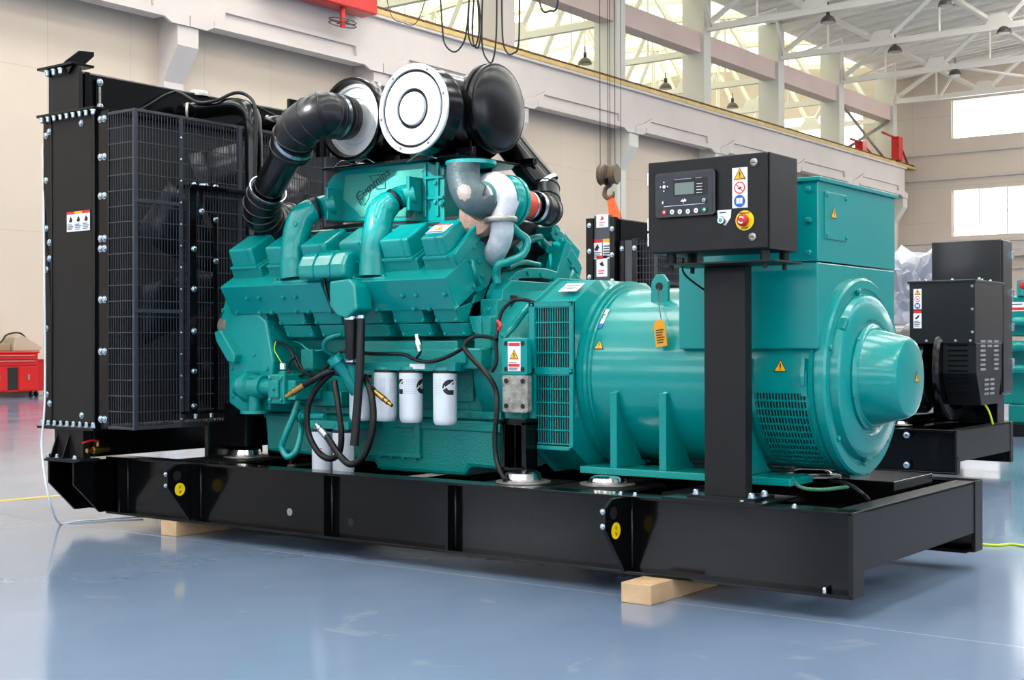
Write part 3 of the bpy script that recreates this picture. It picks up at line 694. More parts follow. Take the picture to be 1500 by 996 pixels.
# safety card, key switch, emergency stop, locks
def safety(parent, o, w, h, rx=(1, 0, 0), name='safety_label', n=3):
    c = Card(o, rx, (0, 0, 1), CM); c.rect(-w/2, w/2, -h/2, h/2, PAPER)
    c.tri(0, h*.33, w*.40); c.disc(0, 0, w*.36, REDI, 24); c.disc(0, 0, w*.29, PAPER, 24)
    c.poly([(-w*.16, -w*.04), (-w*.02, w*.02), (w*.14, w*.08), (w*.1, -w*.06), (0, -w*.12)], INK); c.poly([(-w*.22, w*.18), (-w*.18, w*.22), (w*.22, -w*.18), (w*.18, -w*.22)], REDI)
    c.disc(0, -h*.33, w*.36, BLUEI, 24); c.rect(-w*.2, -w*.02, -h*.33-w*.16, -h*.33+w*.18, PAPER); c.rect(w*.02, w*.2, -h*.33-w*.16, -h*.33+w*.18, PAPER)
    return c.done(name, parent)
p = (-0.398, -0.1, 1.612); safety(dr, (p[0], CY0-.0005, p[2]), .064, .153)
p = (-0.464, -0.1, 1.502)
c = Card((p[0], CY0-.0005, p[2]), (1, 0, 0), (0, 0, 1), CM); c.poly([(-.03, .03), (.03, .03), (.027, .0), (.005, -.03), (-.025, -.02)], PAPER); c.lines(-.02, .018, .015, .025, 1, INK); c.done('switch_plate', dr)
ks = MB().lathe((p[0]-.008, CY0, p[2]-.01), (0, -1, 0), [(0, .017), (.012, .016), (.018, .012), (.018, 0)], 20).build('key_switch', CHROME, dr)
MB().lathe((p[0]-.008, CY0-.0182, p[2]-.01), (0, -1, 0), [(0, 0), (.0005, .009), (.002, .007), (.002, 0)], 16).build('key_barrel', mat('blue_key_barrel', (60, 160, 190), .4), ks)
p = (-0.378, -0.1, 1.487)
es = MB().lathe((p[0], CY0, p[2]), (0, -1, 0), [(0, .038), (.002, .038), (.002, 0)], 32).build('stop_plate', YEL, dr)
text('stop_text', 'STOP', es, (p[0], CY0-.003, p[2]-.029), (1, 0, 0), (0, 0, 1), .012, INK); text('emergency_text', 'EMERGENCY', es, (p[0], CY0-.003, p[2]+.028), (1, 0, 0), (0, 0, 1), .0078, INK)
MB().lathe((p[0], CY0-.002, p[2]), (0, -1, 0), [(0, .017), (.012, .017), (.012, .023), (.022, .023), (.028, .018), (.030, 0)], 28).build('stop_button', RED, es)
c = Card((p[0], CY0-.0322, p[2]), (1, 0, 0), (0, 0, 1), CM)
for a0 in (20, 200):
    o_ = [(.014*math.cos(math.radians(a0+i*15)), .014*math.sin(math.radians(a0+i*15))) for i in range(8)]; i_ = [(.009*math.cos(math.radians(a0+i*15)), .009*math.sin(math.radians(a0+i*15))) for i in range(8)]
    c.poly(o_+i_[::-1], PAPER)
c.done('arrow_mark', es)
for q in ((-0.338, -0.1, 1.703), (-0.345, -0.1, 1.423)):
    lk = MB().lathe((q[0], CY0, q[2]), (0, -1, 0), [(0, .016), (.006, .015), (.009, .010), (.006, .009), (.006, 0)], 18).build('door_lock', STEEL, dr)
    MB().box(q[0]-.007, q[0]+.007, CY0-.0075, CY0-.006, q[2]-.002, q[2]+.002).build('key_slot', INK, lk)
for z in (1.68, 1.50, 1.44): MB().cyl((CX0-.004, CY0+.01, z-.03), (CX0-.004, CY0+.01, z+.02), .006, 10).build('hinge', CHROME, dr)
MB().tube([(CX0+.1, .0, 1.36), (CX0+.08, .05, 1.30), (CX0+.12, .2, 1.22)], .004, 6).build('cable', RUBBER, cc)

# ------------------------------------------------------------------ alternator
al = root('alternator', (-.85, YC, .42), 'teal alternator with terminal box, louvred vents and domed end cover', 'alternator')
AZc = .88; R = .40
MB().lathe((-1.40, YC, AZc), (1, 0, 0), [(0, R), (1.10, R)], 96).build('barrel', TEAL, al)
MB().lathe((-1.40, YC, AZc), (1, 0, 0), [(-.03, .40), (-.03, .438), (-.005, .440), (-.002, .425), (.014, .425), (.017, .411), (.026, .41), (.03, .40)], 96).build('frame_ring', TEAL, al)
MB().lathe((-.325, YC, AZc), (1, 0, 0), [(0, .395), (.0, .412), (.018, .416), (.022, .406), (.03, .406), (.034, .418), (.066, .418), (.074, .408), (.074, .375), (.066, .37), (.066, .352), (.095, .342), (.108, .32), (.108, .245), (.098, .235), (.098, 0)], 96).build('end_bracket', TEAL, al)
MB().lathe((-.235, YC, AZc), (1, 0, 0), [(0, .225), (.02, .225), (.025, .215), (.035, .208), (.035, .203), (.165, .17), (.180, .160), (.186, .14), (.186, 0)], 72).build('end_cover', TEAL, al)
for a in (100, 160, 222, 268, 310, 20): # bolts round the end bracket
    bolt(al, [(-.255, YC+.385*math.cos(math.radians(a)), AZc+.365*math.sin(math.radians(a)))], (1, 0, 0), .012, TEAL, .014)
for a in (45, 135, 200, 250, 330): bolt(al, [(-.22, YC+.22*math.cos(math.radians(a)), AZc+.22*math.sin(math.radians(a)))], (1, 0, 0), .008, TEAL, .01)
for a in (140, 268): # recessed slots
    mb = MB(); mb.M = Matrix.Translation((-.235, YC, AZc)) @ Matrix.Rotation(math.radians(a-90), 4, 'X'); mb.box(-.02, .012, -.03, .03, .28, .35)
    mb.build('casting_pocket', TEALC, al, .004)
# fan housing with the tall vent
prof = [(.30, .545), (.30, 1.213), (.52, 1.335), (.99, 1.335), (1.21, 1.213), (1.21, .545), (1.02, .425), (.49, .425)]
mb = MB(); mb.prism(prof, 'x', -1.672, -1.655); mb.build('housing_flange', TEAL, al, .004)
MB().prism([(.318, .56), (.318, 1.2), (.53, 1.32), (.98, 1.32), (1.19, 1.2), (1.19, .56), (1.01, .44), (.50, .44)], 'x', -1.66, -1.455).build('fan_housing', TEAL, al, .006)
n = 48; ci = [(YC+.425*math.cos(2*PI*i/n), AZc+.425*math.sin(2*PI*i/n)) for i in range(n)]
def onoct(ang):
    c_, s_ = math.cos(ang), math.sin(ang); best = 9
    P_ = [(a-YC, b-AZc) for a, b in [(.318, .56), (.318, 1.2), (.53, 1.32), (.98, 1.32), (1.19, 1.2), (1.19, .56), (1.01, .44), (.50, .44)]]
    for i in range(8):
        (x1_, y1_), (x2_, y2_) = P_[i], P_[(i+1) % 8]; ex, ey = x2_-x1_, y2_-y1_; den = c_*ey-s_*ex
        if abs(den) < 1e-9: continue
        t_ = (x1_*ey-y1_*ex)/den; u_ = (x1_*s_-y1_*c_)/den
        if t_ > 0 and -1e-6 <= u_ <= 1+1e-6: best = min(best, t_)
    return best
n = 96; vs = []
for i in range(n):
    a = 2*PI*i/n; r_ = onoct(a); vs.append((-1.456, YC+r_*math.cos(a), AZc+r_*math.sin(a)))
for i in range(n):
    a = 2*PI*i/n; vs.append((-1.429, YC+.43*math.cos(a), AZc+.43*math.sin(a)))
mb = MB(); mb.add(vs, [(i, (i+1) % n, n+(i+1) % n, n+i) for i in range(n)], True); mb.build('housing_taper', TEAL, al)
# vent panel with slots
X0v, X1v = -1.668, -1.425
mb = MB(); mb.box(X0v, X1v, .288, .302, .545, .562); mb.box(X0v, X1v, .288, .302, .885, .912); mb.box(X0v, X1v, .288, .302, 1.192, 1.213); mb.box(X0v, X0v+.032, .288, .302, .545, 1.213); mb.box(X1v-.022, X1v, .288, .302, .545, 1.213)
vp = mb.build('vent_panel', TEAL, al, .002)
for z0, z1, nr in ((.572, .882, 5), (.915, 1.19, 4)):
    mb = MB(); x0, x1 = X0v+.034, X1v-.024
    for i in range(15): x = x0+(x1-x0)*i/14; mb.box(x-.0017, x+.0021, .297, .300, z0, z1)
    for i in range(nr+1): z = z0+(z1-z0)*i/nr; mb.box(x0, x1, .293, .297, z-.003, z+.003)
    mb.build('vent_grille', TEAL, vp)
MB().box(X0v+.03, X1v-.02, .306, .3165, .56, 1.2).build('vent_recess', DARK, vp)
bolt(al, [(X0v+.015, .288, z) for z in (.56, .9, 1.2)]+[(X1v-.012, .288, z) for z in (.56, .9, 1.2)], (0, -1, 0), .006, TEAL, .006)
# feet: plate and fins
MB().box(-1.42, -.40, .335, .56, .443, .474).build('foot_plate', TEAL, al, .003)
MB().box(-1.42, -.40, 1.51-.56, 1.51-.335, .443, .474).build('foot_plate', TEAL, al)
def fin(x):
    mb = MB(); mb.prism([(.345, .474), (.345, .80), (.375, .83), (.42, .70), (.50, .58), (.56, .50), (.60, .474)], 'x', x-.012, x+.012)
    mb.prism([(.341, .474), (.341, .81), (.354, .81), (.354, .474)], 'x', x-.022, x+.014)
    mb.build('foot_rib', TEAL, al, .003)
for x in ((-1.242, 0.345, 0.853)[0], (-0.992, 0.345, 0.856)[0], -.62): fin(x)
# louvred vent low on the barrel
vsd = MB(); aL0, aL1 = 188, 243
def cylp(x, a, r): a = math.radians(a); return (x, YC+r*math.cos(a), AZc+r*math.sin(a))
def cylpatch(mb, x0, x1, a0, a1, r0, r1, k=6):
    vs = []
    for i in range(k+1):
        a = a0+(a1-a0)*i/k; vs += [cylp(x0, a, r0), cylp(x1, a, r0), cylp(x1, a, r1), cylp(x0, a, r1)]
    fs = [(0, 1, 2, 3), tuple(4*k+j for j in (3, 2, 1, 0))]
    for i in range(k):
        for j in range(4): fs.append((4*i+j, 4*i+(j+1) % 4, 4*i+4+(j+1) % 4, 4*i+4+j))
    mb.add(vs, fs, False)
lx0, lx1 = (-0.56, 0.36, 0.806)[0], (-0.34, 0.36, 0.81)[0]
mb = MB(); cylpatch(mb, lx0, lx1, aL0, aL1, .399, .4012, 12); lv = mb.build('vent_recess', DARK, al)
mb = MB(); rows = 11
for i in range(rows+1):
    a = aL0+(aL1-aL0)*i/rows; cylpatch(mb, lx0-.008, lx1+.008, a-.55, a+.55, .40, .4065, 1)
for j in range(17):
    x = lx0+(lx1-lx0)*j/16; cylpatch(mb, x-.0025, x+.0025, aL0, aL1, .40, .4055, 12)
for x in (lx0-.018, lx1+.012): cylpatch(mb, x-.010, x+.010, aL0-3, aL1+3, .40, .4058, 12)
cylpatch(mb, lx0-.02, lx1+.02, aL0-5, aL0-.3, .40, .4058, 2); cylpatch(mb, lx0-.02, lx1+.02, aL1+.3, aL1+5, .40, .4058, 2)
mb.build('vent_grille', TEAL, al)
for x in (lx0-.03, lx1-.005):
    mb = MB(); cylpatch(mb, x-.014, x+.014, 176, 190, .40, .412, 3); cylpatch(mb, x-.008, x+.008, 168, 184, .41, .422, 3); mb.build('vent_catch', TEAL, al, .001)
# terminal box
tlx = (-0.914, 0.34, 1.345)[0]
MB().box(tlx, -.279, .34, 1.172, 1.0, 1.348).build('terminal_box', TEAL, al, .006)
up = MB().box(tlx+.12, -.276, .338, 1.172, 1.352, 1.672).build('upper_terminal_box', TEAL, al, .004)
MB().box(tlx+.10, -.262, .325, 1.186, 1.672, 1.689).build('box_lid', TEAL, up, .003)
bolt(up, [(-.315, .336, z) for z in ((-0.299, 0.336, 1.642)[2], (-0.3, 0.336, 1.517)[2], (-0.3, 0.336, 1.386)[2])], (0, -1, 0), .012, TEAL, .01)
a = (-0.276, 0.396, 1.635); b = (-0.276, 0.608, 1.445)
acc = MB().box(-.277, -.268, a[1], b[1], b[2], a[2]).build('access_cover', TEAL, up, .002)
bolt(acc, [(-.268, y, z) for y in (a[1]+.01, b[1]-.01) for z in (a[2]-.015, b[2]+.015)], (1, 0, 0), .008, TEAL, .008)
def tri(parent, o, rx, up_, r, name='warning_triangle'):
    c = Card(o, rx, up_, CM); c.tri(0, 0, r); c.done(name, parent)
q = (-0.266, 0.474, 1.553); tri(acc, (-.2675, q[1], q[2]), (0, 1, 0), (0, 0, 1), .03)
ang = 173; tri(al, cylp((-0.45, 0.36, 0.934)[0], ang, .4025), (1, 0, 0), (0, math.sin(math.radians(ang)), -math.cos(math.radians(ang))), .03)
q = (-0.049, 0.813, 0.879); tri(al, (-.0485, q[1], q[2]), (0, 1, 0), (0, 0, 1), .026)
ang = 160; tri(al, cylp((-1.367, 0.36, 1.025)[0]+.025, ang, .4025), (1, 0, 0), (0, .34, .94), .026)
c = Card(cylp((-1.381, 0.45, 1.165)[0], 140, .4022), (1, 0, 0), (0, .64, .77), CM); c.rect(-.028, .028, -.055, .055, PAPER); c.rect(-.028, .028, -.055, -.03, BLUEI); c.lines(-.02, .02, -.02, .045, 4, INK); c.done('maker_label', al)
c = Card((-1.52, .42, 1.283), (1, 0, 0), (0, .22, .12), CM); c.rect(-.05, .05, -.04, .04, PAPER); c.lines(-.04, .04, -.02, .02, 3, INK); c.done('maker_label', al)
# lifting eye and tag
ex = -1.12
mb = MB(); mb.prism([(ex-.045, 1.16), (ex-.045, 1.30), (ex-.02, 1.335), (ex+.02, 1.335), (ex+.045, 1.30), (ex+.045, 1.16)], 'y', .53, .55); mb.build('lifting_eye', TEAL, al, .006)
MB().cyl((ex, .527, 1.28), (ex, .5295, 1.28), .018, 18).build('eye_hole', DARK, al)
p = (-1.007, 0.36, 1.066)
mb = MB(); mb.M = Matrix.Translation((p[0], .345, p[2])) @ Matrix.Rotation(math.radians(-7), 4, 'Y')
mb.prism([(-.028, -.055), (.028, -.055), (.028, .045), (.012, .06), (-.012, .06), (-.028, .045)], 'y', -.002, .002); tg = mb.build('hanging_tag', TAG, al)
c = Card((p[0]+.002, .3425, p[2]-.008), (.99, 0, .12), (-.12, 0, .99), CM); c.lines(-.02, .02, -.035, .03, 6, INK); c.done('tag_print', tg)
MB().tube([(p[0]+.005, .345, p[2]+.055), (ex+.03, .47, 1.22), (ex, .525, 1.275)], .002, 6).build('tag_string', WIREM, tg)
MB().tube([(-.42, .40, .47), (-.37, .37, .44), (-.30, .42, .43), (-.22, .5, .44)], .008, 8).build('earth_cable', GREENW, al)
MB().tube([(-0.41, 0.749, 0.43), (-0.202, 0.436, 0.46), (-0.089, 0.312, 0.44), (-0.104, 0.419, 0.405)], .008, 8).build('earth_cable', RUBBER, al)

# ------------------------------------------------------------------ engine
en = root('engine', (-2.75, YC, .42), 'teal V-form diesel engine with six rocker covers a side, between radiator and alternator', 'engine')
E0, E1 = -3.60, -2.055
def mir(P): return [(1.51-a, b) for a, b in P]
def yz(*q): return [(AXv[1], AXv[2]) for AXv in q]
blk = [(.45, .62), (.45, 1.05), (.36, 1.10), (.34, 1.16), (.40, 1.27), (.60, 1.36), (.66, 1.24), (.85, 1.24), (.91, 1.36), (1.11, 1.27), (1.17, 1.16), (1.15, 1.10), (1.06, 1.05), (1.06, .62)]
MB().prism(blk, 'x', E0, E1-.01).build('engine_block', TEALC, en, .006)
# side doors and flanges of the block
mb = MB()
for i in range(3):
    x = -3.2+i*.38; mb.box(x, x+.33, .435, .452, .74, .93)
mb.box(E0+.1, -1.93, .42, .46, .66, .70); mb.box(-2.62, -1.93, .41, .44, .60, .64)
mb.build('side_cover', TEALC, en, .006)
bolt(en, [(-3.4+i*.16, .42, .68) for i in range(9)]+[(-3.3+i*.2, .435, .72) for i in range(6)], (0, -1, 0), .008, TEAL, .008)
# sump
x0, x1 = (-3.563, 0.42, 0.667)[0], -1.95
mb = MB(); mb.prism([(x0, .655), (x0+.02, .44), (-2.75, .42), (-2.73, .38), (-2.15, .38), (-2.12, .425), (x1, .42), (x1, .655)], 'y', .42, 1.09)
mb.build('sump', TEALC, en, .02)
mb = MB(); mb.box(-2.80, -2.42, .40, .44, .455, .475)
for i in range(5): mb.cyl((-2.78+i*.08, .41, .445), (-2.78+i*.08, .41, .46), .012, 10)
mb.box(-2.46, -2.425, .400, .43, .47, .64)
mb.build('sump_flange', TEALC, en, .003)
# cylinder banks: head, rocker cover with lip, one per cylinder
A4, A3, A1, A2 = (.201, 1.435), (.389, 1.537), (.162, 1.529), (.316, 1.62)
xs = [(-3.574, 0.162, 1.522)[0], (-3.293, 0.162, 1.517)[0], (-3.031, 0.162, 1.519)[0], (-2.761, 0.162, 1.517)[0], (-2.485, 0.162, 1.514)[0], (-2.221, 0.162, 1.508)[0]]
xw = [.175]*5+[E1-.045-xs[5]]
def lerp(p, q, t): return (p[0]+(q[0]-p[0])*t, p[1]+(q[1]-p[1])*t)
hd = [A4, A3, (0.454, 1.514), (0.535, 1.385), (0.48, 1.303), (.40, 1.27), (.227, 1.37)]
for far in (0, 1):
    F = mir if far else (lambda P: P)
    for i, x in enumerate(xs):
        x2 = x+.215 if i < 5 else E1
        MB().prism(F(hd), 'x', x-.012, x2).build('cylinder_head', TEALC, en, .008)
        c_ = MB().prism(F([A1, A2, lerp(A3, A2, .02), lerp(A4, A1, .04)]), 'x', x+.006, x2-.03).build('rocker_cover', TEAL, en, .012, seg=3)
        mb = MB(); lip = [(A4[0]-.012, A4[1]+.004), (A3[0]+.008, A3[1]+.012), (A3[0]+.014, A3[1]+.0), (A4[0]-.006, A4[1]-.01)]
        mb.prism(F(lip), 'x', x-.006, x2-.018)
        mb.prism(F([lerp(A1, A2, -.02), lerp(A1, A2, 1.01), lerp(A3, A2, 0), (A4[0]-.003, A4[1])]), 'x', x2-.075, x2-.063)
        mb.build('cover_lip', TEAL, c_, .003)
        if not far and i == 5:
            d1 = Vector((0, A2[0]-A1[0], A2[1]-A1[1])).normalized(); o_ = Vector(((x+x2)/2-.02, (A1[0]+A2[0])/2, (A1[1]+A2[1])/2))
            cd = Card(o_+Vector((0, -d1.z, d1.y))*.001, (1, 0, 0), d1, CM); cd.rect(-.055, .055, -.045, .045, PAPER); cd.tri(0, .002, .028); cd.rect(-.05, .05, .033, .042, REDI); cd.rect(-.05, .05, -.042, -.033, BLUEI); cd.done('warning_label', c_)
    MB().prism(F(hd), 'x', E1-.004, E1+.002).build('end_plate', TEAL, en, .002)
    # manifold box
    M1, M2, M3, M4 = (.146, 1.333), (.232, 1.187), (.394, 1.287), (.308, 1.433)
    MB().prism(F([M1, M2, M3, M4]), 'x', (-3.61, 0.146, 1.328)[0], (-2.86, 0.146, 1.322)[0]).build('manifold_box', TEAL, en, .004)
    m_ = MB().prism(F([M1, M2, M3, M4]), 'x', (-2.779, 0.146, 1.319)[0], E1+.004).build('manifold_box', TEAL, en, .004)
    nrm = Vector((0, M1[1]-M2[1], M1[0]-M2[0])).normalized()*-1 if not far else None
    if not far:
        nr = Vector((0, -(M1[1]-M2[1]), -(M2[0]-M1[0]))).normalized()
        for xx, t_ in (((-3.435, 0.19, 1.274)[0], .42), ((-3.345, 0.19, 1.272)[0], .42), ((-3.16, 0.19, 1.271)[0], .42), ((-3.07, 0.19, 1.273)[0], .42), ((-2.347, 0.19, 1.275)[0], .5), ((-2.261, 0.19, 1.276)[0], .5), ((-2.083, 0.19, 1.275)[0], .5), ((-3.563, 0.19, 1.189)[0], .93), ((-3.382, 0.19, 1.197)[0], .93), ((-3.294, 0.19, 1.199)[0], .93), ((-3.11, 0.19, 1.2)[0], .93), ((-3.021, 0.19, 1.198)[0], .93), ((-2.304, 0.19, 1.202)[0], .93), ((-2.21, 0.19, 1.203)[0], .93), ((-2.042, 0.19, 1.21)[0], .93), ((-2.548, 0.19, 1.2)[0], .93), ((-2.86, 0.19, 1.206)[0], .93)):
            p = lerp(M1, M2, t_)
            bolt(m_, [(xx, p[0], p[1])], nr, .012, TEAL, .016)
    # ports below the manifold box, two steps per cylinder
    for i, x in enumerate(xs):
        x2 = min(x+.215, E1-.01)
        mb = MB(); mb.prism(F([(.236, 1.195), (.268, 1.128), (.45, 1.128), (.45, 1.24)]), 'x', x+.02, x2); mb.build('exhaust_port', TEALC, en, .004)
        mb = MB(); mb.prism(F([(.272, 1.124), (.305, 1.062), (.47, 1.062), (.47, 1.124)]), 'x', x+.035, x2+.02); mb.build('port_flange', TEALC, en, .004)
        if not far: bolt(en, [(x+.03, .262, 1.14), (x2-.01, .262, 1.14), (x+.05, .30, 1.075), (x2+.005, .30, 1.075)], (0, -.87, -.5), .009, TEAL, .01)
    # water rail along the inner side of the bank
    wr = (1.057, 1.604); wr = wr if far else (1.51-wr[0], wr[1])
    MB().lathe((-3.5, wr[0], wr[1]), (1, 0, 0), [(0, 0), (0, .034), (1.30, .034), (1.30, .042), (1.452, .042), (1.452, 0)], 20).build('water_rail', TEAL, en)
    mb = MB(); mb.prism(F([(1.51-a, b) for a, b in [(1.058, 1.629), (1.114, 1.611), (1.294, 1.447), (1.267, 1.395), (1.051, 1.564), (1.008, 1.601)]]) if not far else [(1.058, 1.629), (1.114, 1.611), (1.294, 1.447), (1.267, 1.395), (1.051, 1.564), (1.008, 1.601)], 'x', E1-.02, E1+.008)
    mb.build('gusset_plate', TEAL, en, .004)
bolt(en, [(E1+.008, *(1.057, 1.604)), (E1+.008, *(1.101, 1.567))], (1, 0, 0), .012, TEAL)
for q in ((0.368, 1.49), (0.341, 1.423), (0.41, 1.423), (0.437, 1.355), (0.362, 1.302), (1.076, 1.509), (1.051, 1.475), (1.113, 1.443), (1.019, 1.417), (1.075, 1.377), (1.202, 1.432)):
    bolt(en, [(E1+.002, *q)], (1, 0, 0), .011, TEAL, .012)
mb = MB()
for a, b in (((-2.05, 0.346, 1.429), (-2.05, 0.398, 1.307)), ((-2.05, 1.081, 1.516), (-2.05, 1.024, 1.381)), ((-2.05, 1.208, 1.414), (-2.05, 1.162, 1.333))): mb.tube([a, b], .012, 10, 0)
mb.build('cast_rib', TEAL, en)
# rear cover of the valley: stepped rim with bolts, dark opening below
rim = [(0.458, 1.261), (0.496, 1.318), (0.591, 1.378), (0.693, 1.403), (0.846, 1.406), (0.942, 1.393), (1.03, 1.559), (1.08, 1.541), (0.967, 1.345), (0.81, 1.357), (0.619, 1.346), (0.535, 1.29), (0.523, 1.216), (0.469, 1.215)]
MB().prism(rim, 'x', -2.05, -1.96).build('valley_rim', TEAL, en, .005)
for q in ((-1.96, 0.481, 1.264), (-1.96, 0.564, 1.333), (-1.96, 0.683, 1.375), (-1.96, 0.794, 1.373), (-1.96, 0.907, 1.356)):
    MB().cyl(q, (q[0]+.012, q[1], q[2]), .013, 12).build('rim_boss', TEAL, en)
MB().prism([(.42, 1.16), (.52, 1.36), (.60, 1.40), (.92, 1.40), (1.0, 1.36), (1.1, 1.16)], 'x', -3.4, -2.06).build('valley_floor', DARK, en)
c = MB(); c.prism([(0.428, 1.225), (0.439, 1.284), (0.511, 1.333), (0.845, 1.332), (0.998, 1.246)], 'x', -2.0, -1.93); c.build('valley_cover', TEAL, en, .004)
MB().box(-1.99, -1.925, .50, .55, 1.16, 1.26).build('cover_opening', DARK, en)
# flywheel housing
fw = [(YC+.40*math.cos(2*PI*i/32), AZc+.04+.37*math.sin(2*PI*i/32)) for i in range(32)]
MB().prism(fw, 'x', -2.05, -1.675, True).build('flywheel_housing', TEALC, en, .004)
mb = MB(); mb.box(-2.04, -1.93, .40, .60, 1.02, 1.24); mb.prism([(.34, 1.0), (.34, 1.155), (.45, 1.175), (.48, 1.0)], 'x', -2.03, -1.93); mb.build('housing_shoulder', TEALC, en, .008)
q = [(-2.055, 1.158), (-1.98, 1.157), (-1.976, 1.063), (-2.03, 1.083)]
MB().prism(q, 'y', .33, .45).build('shoulder_block', TEAL, en, .004)
q = [(-2.014, 1.194), (-1.932, 1.209), (-1.924, 1.095), (-1.961, 1.069), (-2.015, 1.083)]
MB().prism(q, 'y', .39, .5).build('shoulder_block', TEAL, en, .004); bolt(en, [(-1.978, 0.39, 1.19), (-1.937, 0.39, 1.102)], (0, -1, 0), .01, TEAL)
# engine foot: plate with label above, bare casting below
fa, fb = (-1.757, 0.2, 1.051), (-1.615, 0.2, 0.712)
zm = (-1.699, 0.2, 0.884)[2]
MB().prism(rr(fa[0], fb[0], zm, fa[2], .012), 'y', .2, .235).build('foot_face', TEAL, en, .003)
MB().prism(rr(fa[0], fb[0], fb[2], zm-.001, .012), 'y', .203, .237).build('bare_foot_face', CAST, en, .003)
MB().box(fa[0]+.01, -1.68, .235, .50, fb[2]+.02, fa[2]-.03).build('foot_arm', TEALC, en, .006)
for z in (fa[2]-.025, zm+.025, zm-.028, fb[2]+.03):
    for x in (fa[0]+.024, fb[0]-.024): MB().cyl((x, .1985, z), (x, .2, z), .0115, 16).build('bolt_hole', DARK, en)
c = Card(((fa[0]+fb[0])/2, .1996, (fa[2]+zm)/2), (1, 0, 0), (0, 0, 1), CM); c.rect(-.036, .036, -.066, .066, PAPER); c.rect(-.032, .032, .046, .062, REDI); c.tri(0, .006, .026); c.rect(-.032, .032, -.046, -.034, REDI); c.lines(-.03, .03, -.062, -.05, 2, INK); c.lines(-.03, .03, -.031, -.024, 1, INK); c.done('hazard_label', en)
mb = MB(); z0 = .45; xl, xr = fa[0]-.005, fb[0]-.008
mb.box(xl, xr, .2, .29, .655, .685); mb.box(xl, xr, .2, .29, z0, z0+.012); mb.box(xl, xl+.02, .2, .29, z0, .67); mb.box(xr-.025, xr, .2, .29, z0, .67); mb.box(xl, xr, .275, .29, z0, .67); mb.box(xl+.06, xl+.066, .22, .29, z0, .66)
mb.build('rear_stand', BLACK, en, .002)
MB().box(fa[0]-.02, -1.68, .25, .5, .66, .72).build('foot_ledge', TEALC, en, .004)
mb = MB(); mb.box(-3.80, -3.62, .34, .52, .465, .70); mb.box(-3.80, -3.77, .2, .6, .41, .60); mb.build('front_stand', BLACK, en, .003)
# front gear housing
gp = [(-3.669, 1.303), (-3.719, 1.155), (-3.741, 1.043), (-3.653, 0.969), (-3.648, 0.709), (-3.556, 0.664), (-3.328, 0.67), (-3.301, 0.934), (-3.353, 1.151), (-3.511, 1.244)]
MB().prism(gp, 'y', .24, 1.27).build('gear_housing', TEAL, en, .012)
gq = [(-3.711, 1.095), (-3.661, 1.106), (-3.542, 0.97), (-3.553, 0.926), (-3.602, 0.933), (-3.695, 1.043)]
MB().prism(gq, 'y', .19, .5).build('gear_lug', TEAL, en, .008)
bolt(en, [(-3.691, 0.24, 1.211), (-3.675, 0.24, 1.073), (-3.62, 0.24, 0.895), (-3.615, 0.24, 0.747), (-3.48, 0.24, 0.86), (-3.348, 0.24, 0.734), (-3.448, 0.24, 0.969), (-3.555, 0.24, 0.822), (-3.343, 0.24, 0.897)], (0, -1, 0), .01, TEAL, .01)
MB().lathe((-3.71, 0.3, 1.126), (-1, 0, 0), [(-.04, 0), (-.04, .07), (.0, .07), (.01, .06), (.03, .06), (.04, .05), (.04, 0)], 24).build('front_pulley', STEEL, en)
MB().box(-3.62, -3.45, .33, .6, 1.30, 1.47).build('front_cover', TEALC, en, .01)
# fuel pump group beside the gear housing
c0 = (-3.47, 0.26, 0.801)
pm = MB().lathe((c0[0]-.05, .20, c0[2]), (1, 0, 0), [(0, 0), (0, .055), (.03, .06), (.05, .05), (.07, .085), (.11, .085), (.12, .065), (.20, .06), (.20, .045), (.36, .045), (.36, 0)], 24).build('fuel_pump', TEALC, en)
a = (-3.225, 0.13, 0.872); b = (-3.104, 0.13, 0.719)
mb = MB(); mb.box(a[0], b[0], .13, .34, b[2], a[2]); mb.box(a[0]+.03, b[0]-.03, .115, .13, b[2]+.03, a[2]-.03); mb.box(b[0], b[0]+.06, .15, .34, b[2]+.02, a[2]-.03); mb.build('pump_body', TEALC, pm, .012)
bolt(pm, [(a[0]+.02, .13, a[2]-.02), (b[0]-.02, .13, a[2]-.02), (a[0]+.02, .13, b[2]+.02), (b[0]-.02, .13, b[2]+.02), ((a[0]+b[0])/2, .115, (a[2]+b[2])/2)], (0, -1, 0), .01, TEAL)
q = (-3.388, 0.18, 0.681)
mb = MB(); mb.lathe((q[0], .19, q[2]-.02), (0, 0, 1), [(0, 0), (0, .075), (.016, .075), (.016, .035), (.15, .032), (.19, .05), (.19, 0)], 22); mb.build('water_flange', TEALC, pm)
mb = MB()
for p_, s_ in (((-3.173, 0.24, 0.827), .035), ((-3.108, 0.24, 0.8), .03), ((-3.219, 0.25, 0.862), .025), ((-3.124, 0.3, 0.773), .04)): mb.box(p_[0]-s_, p_[0]+s_, p_[1]-.03, .42, p_[2]-s_, p_[2]+s_)
mb.build('governor', TEALC, pm, .01)
mb = MB(); p_ = (-3.149, 0.34, 0.951); mb.box(p_[0]-.04, p_[0]+.05, .33, .45, p_[2]-.06, p_[2]+.05); mb.box((-3.144, 0.36, 0.681)[0], (-2.921, 0.36, 0.687)[0], .36, .45, .70, .78)
mb.build('side_bracket', TEALC, en, .008)
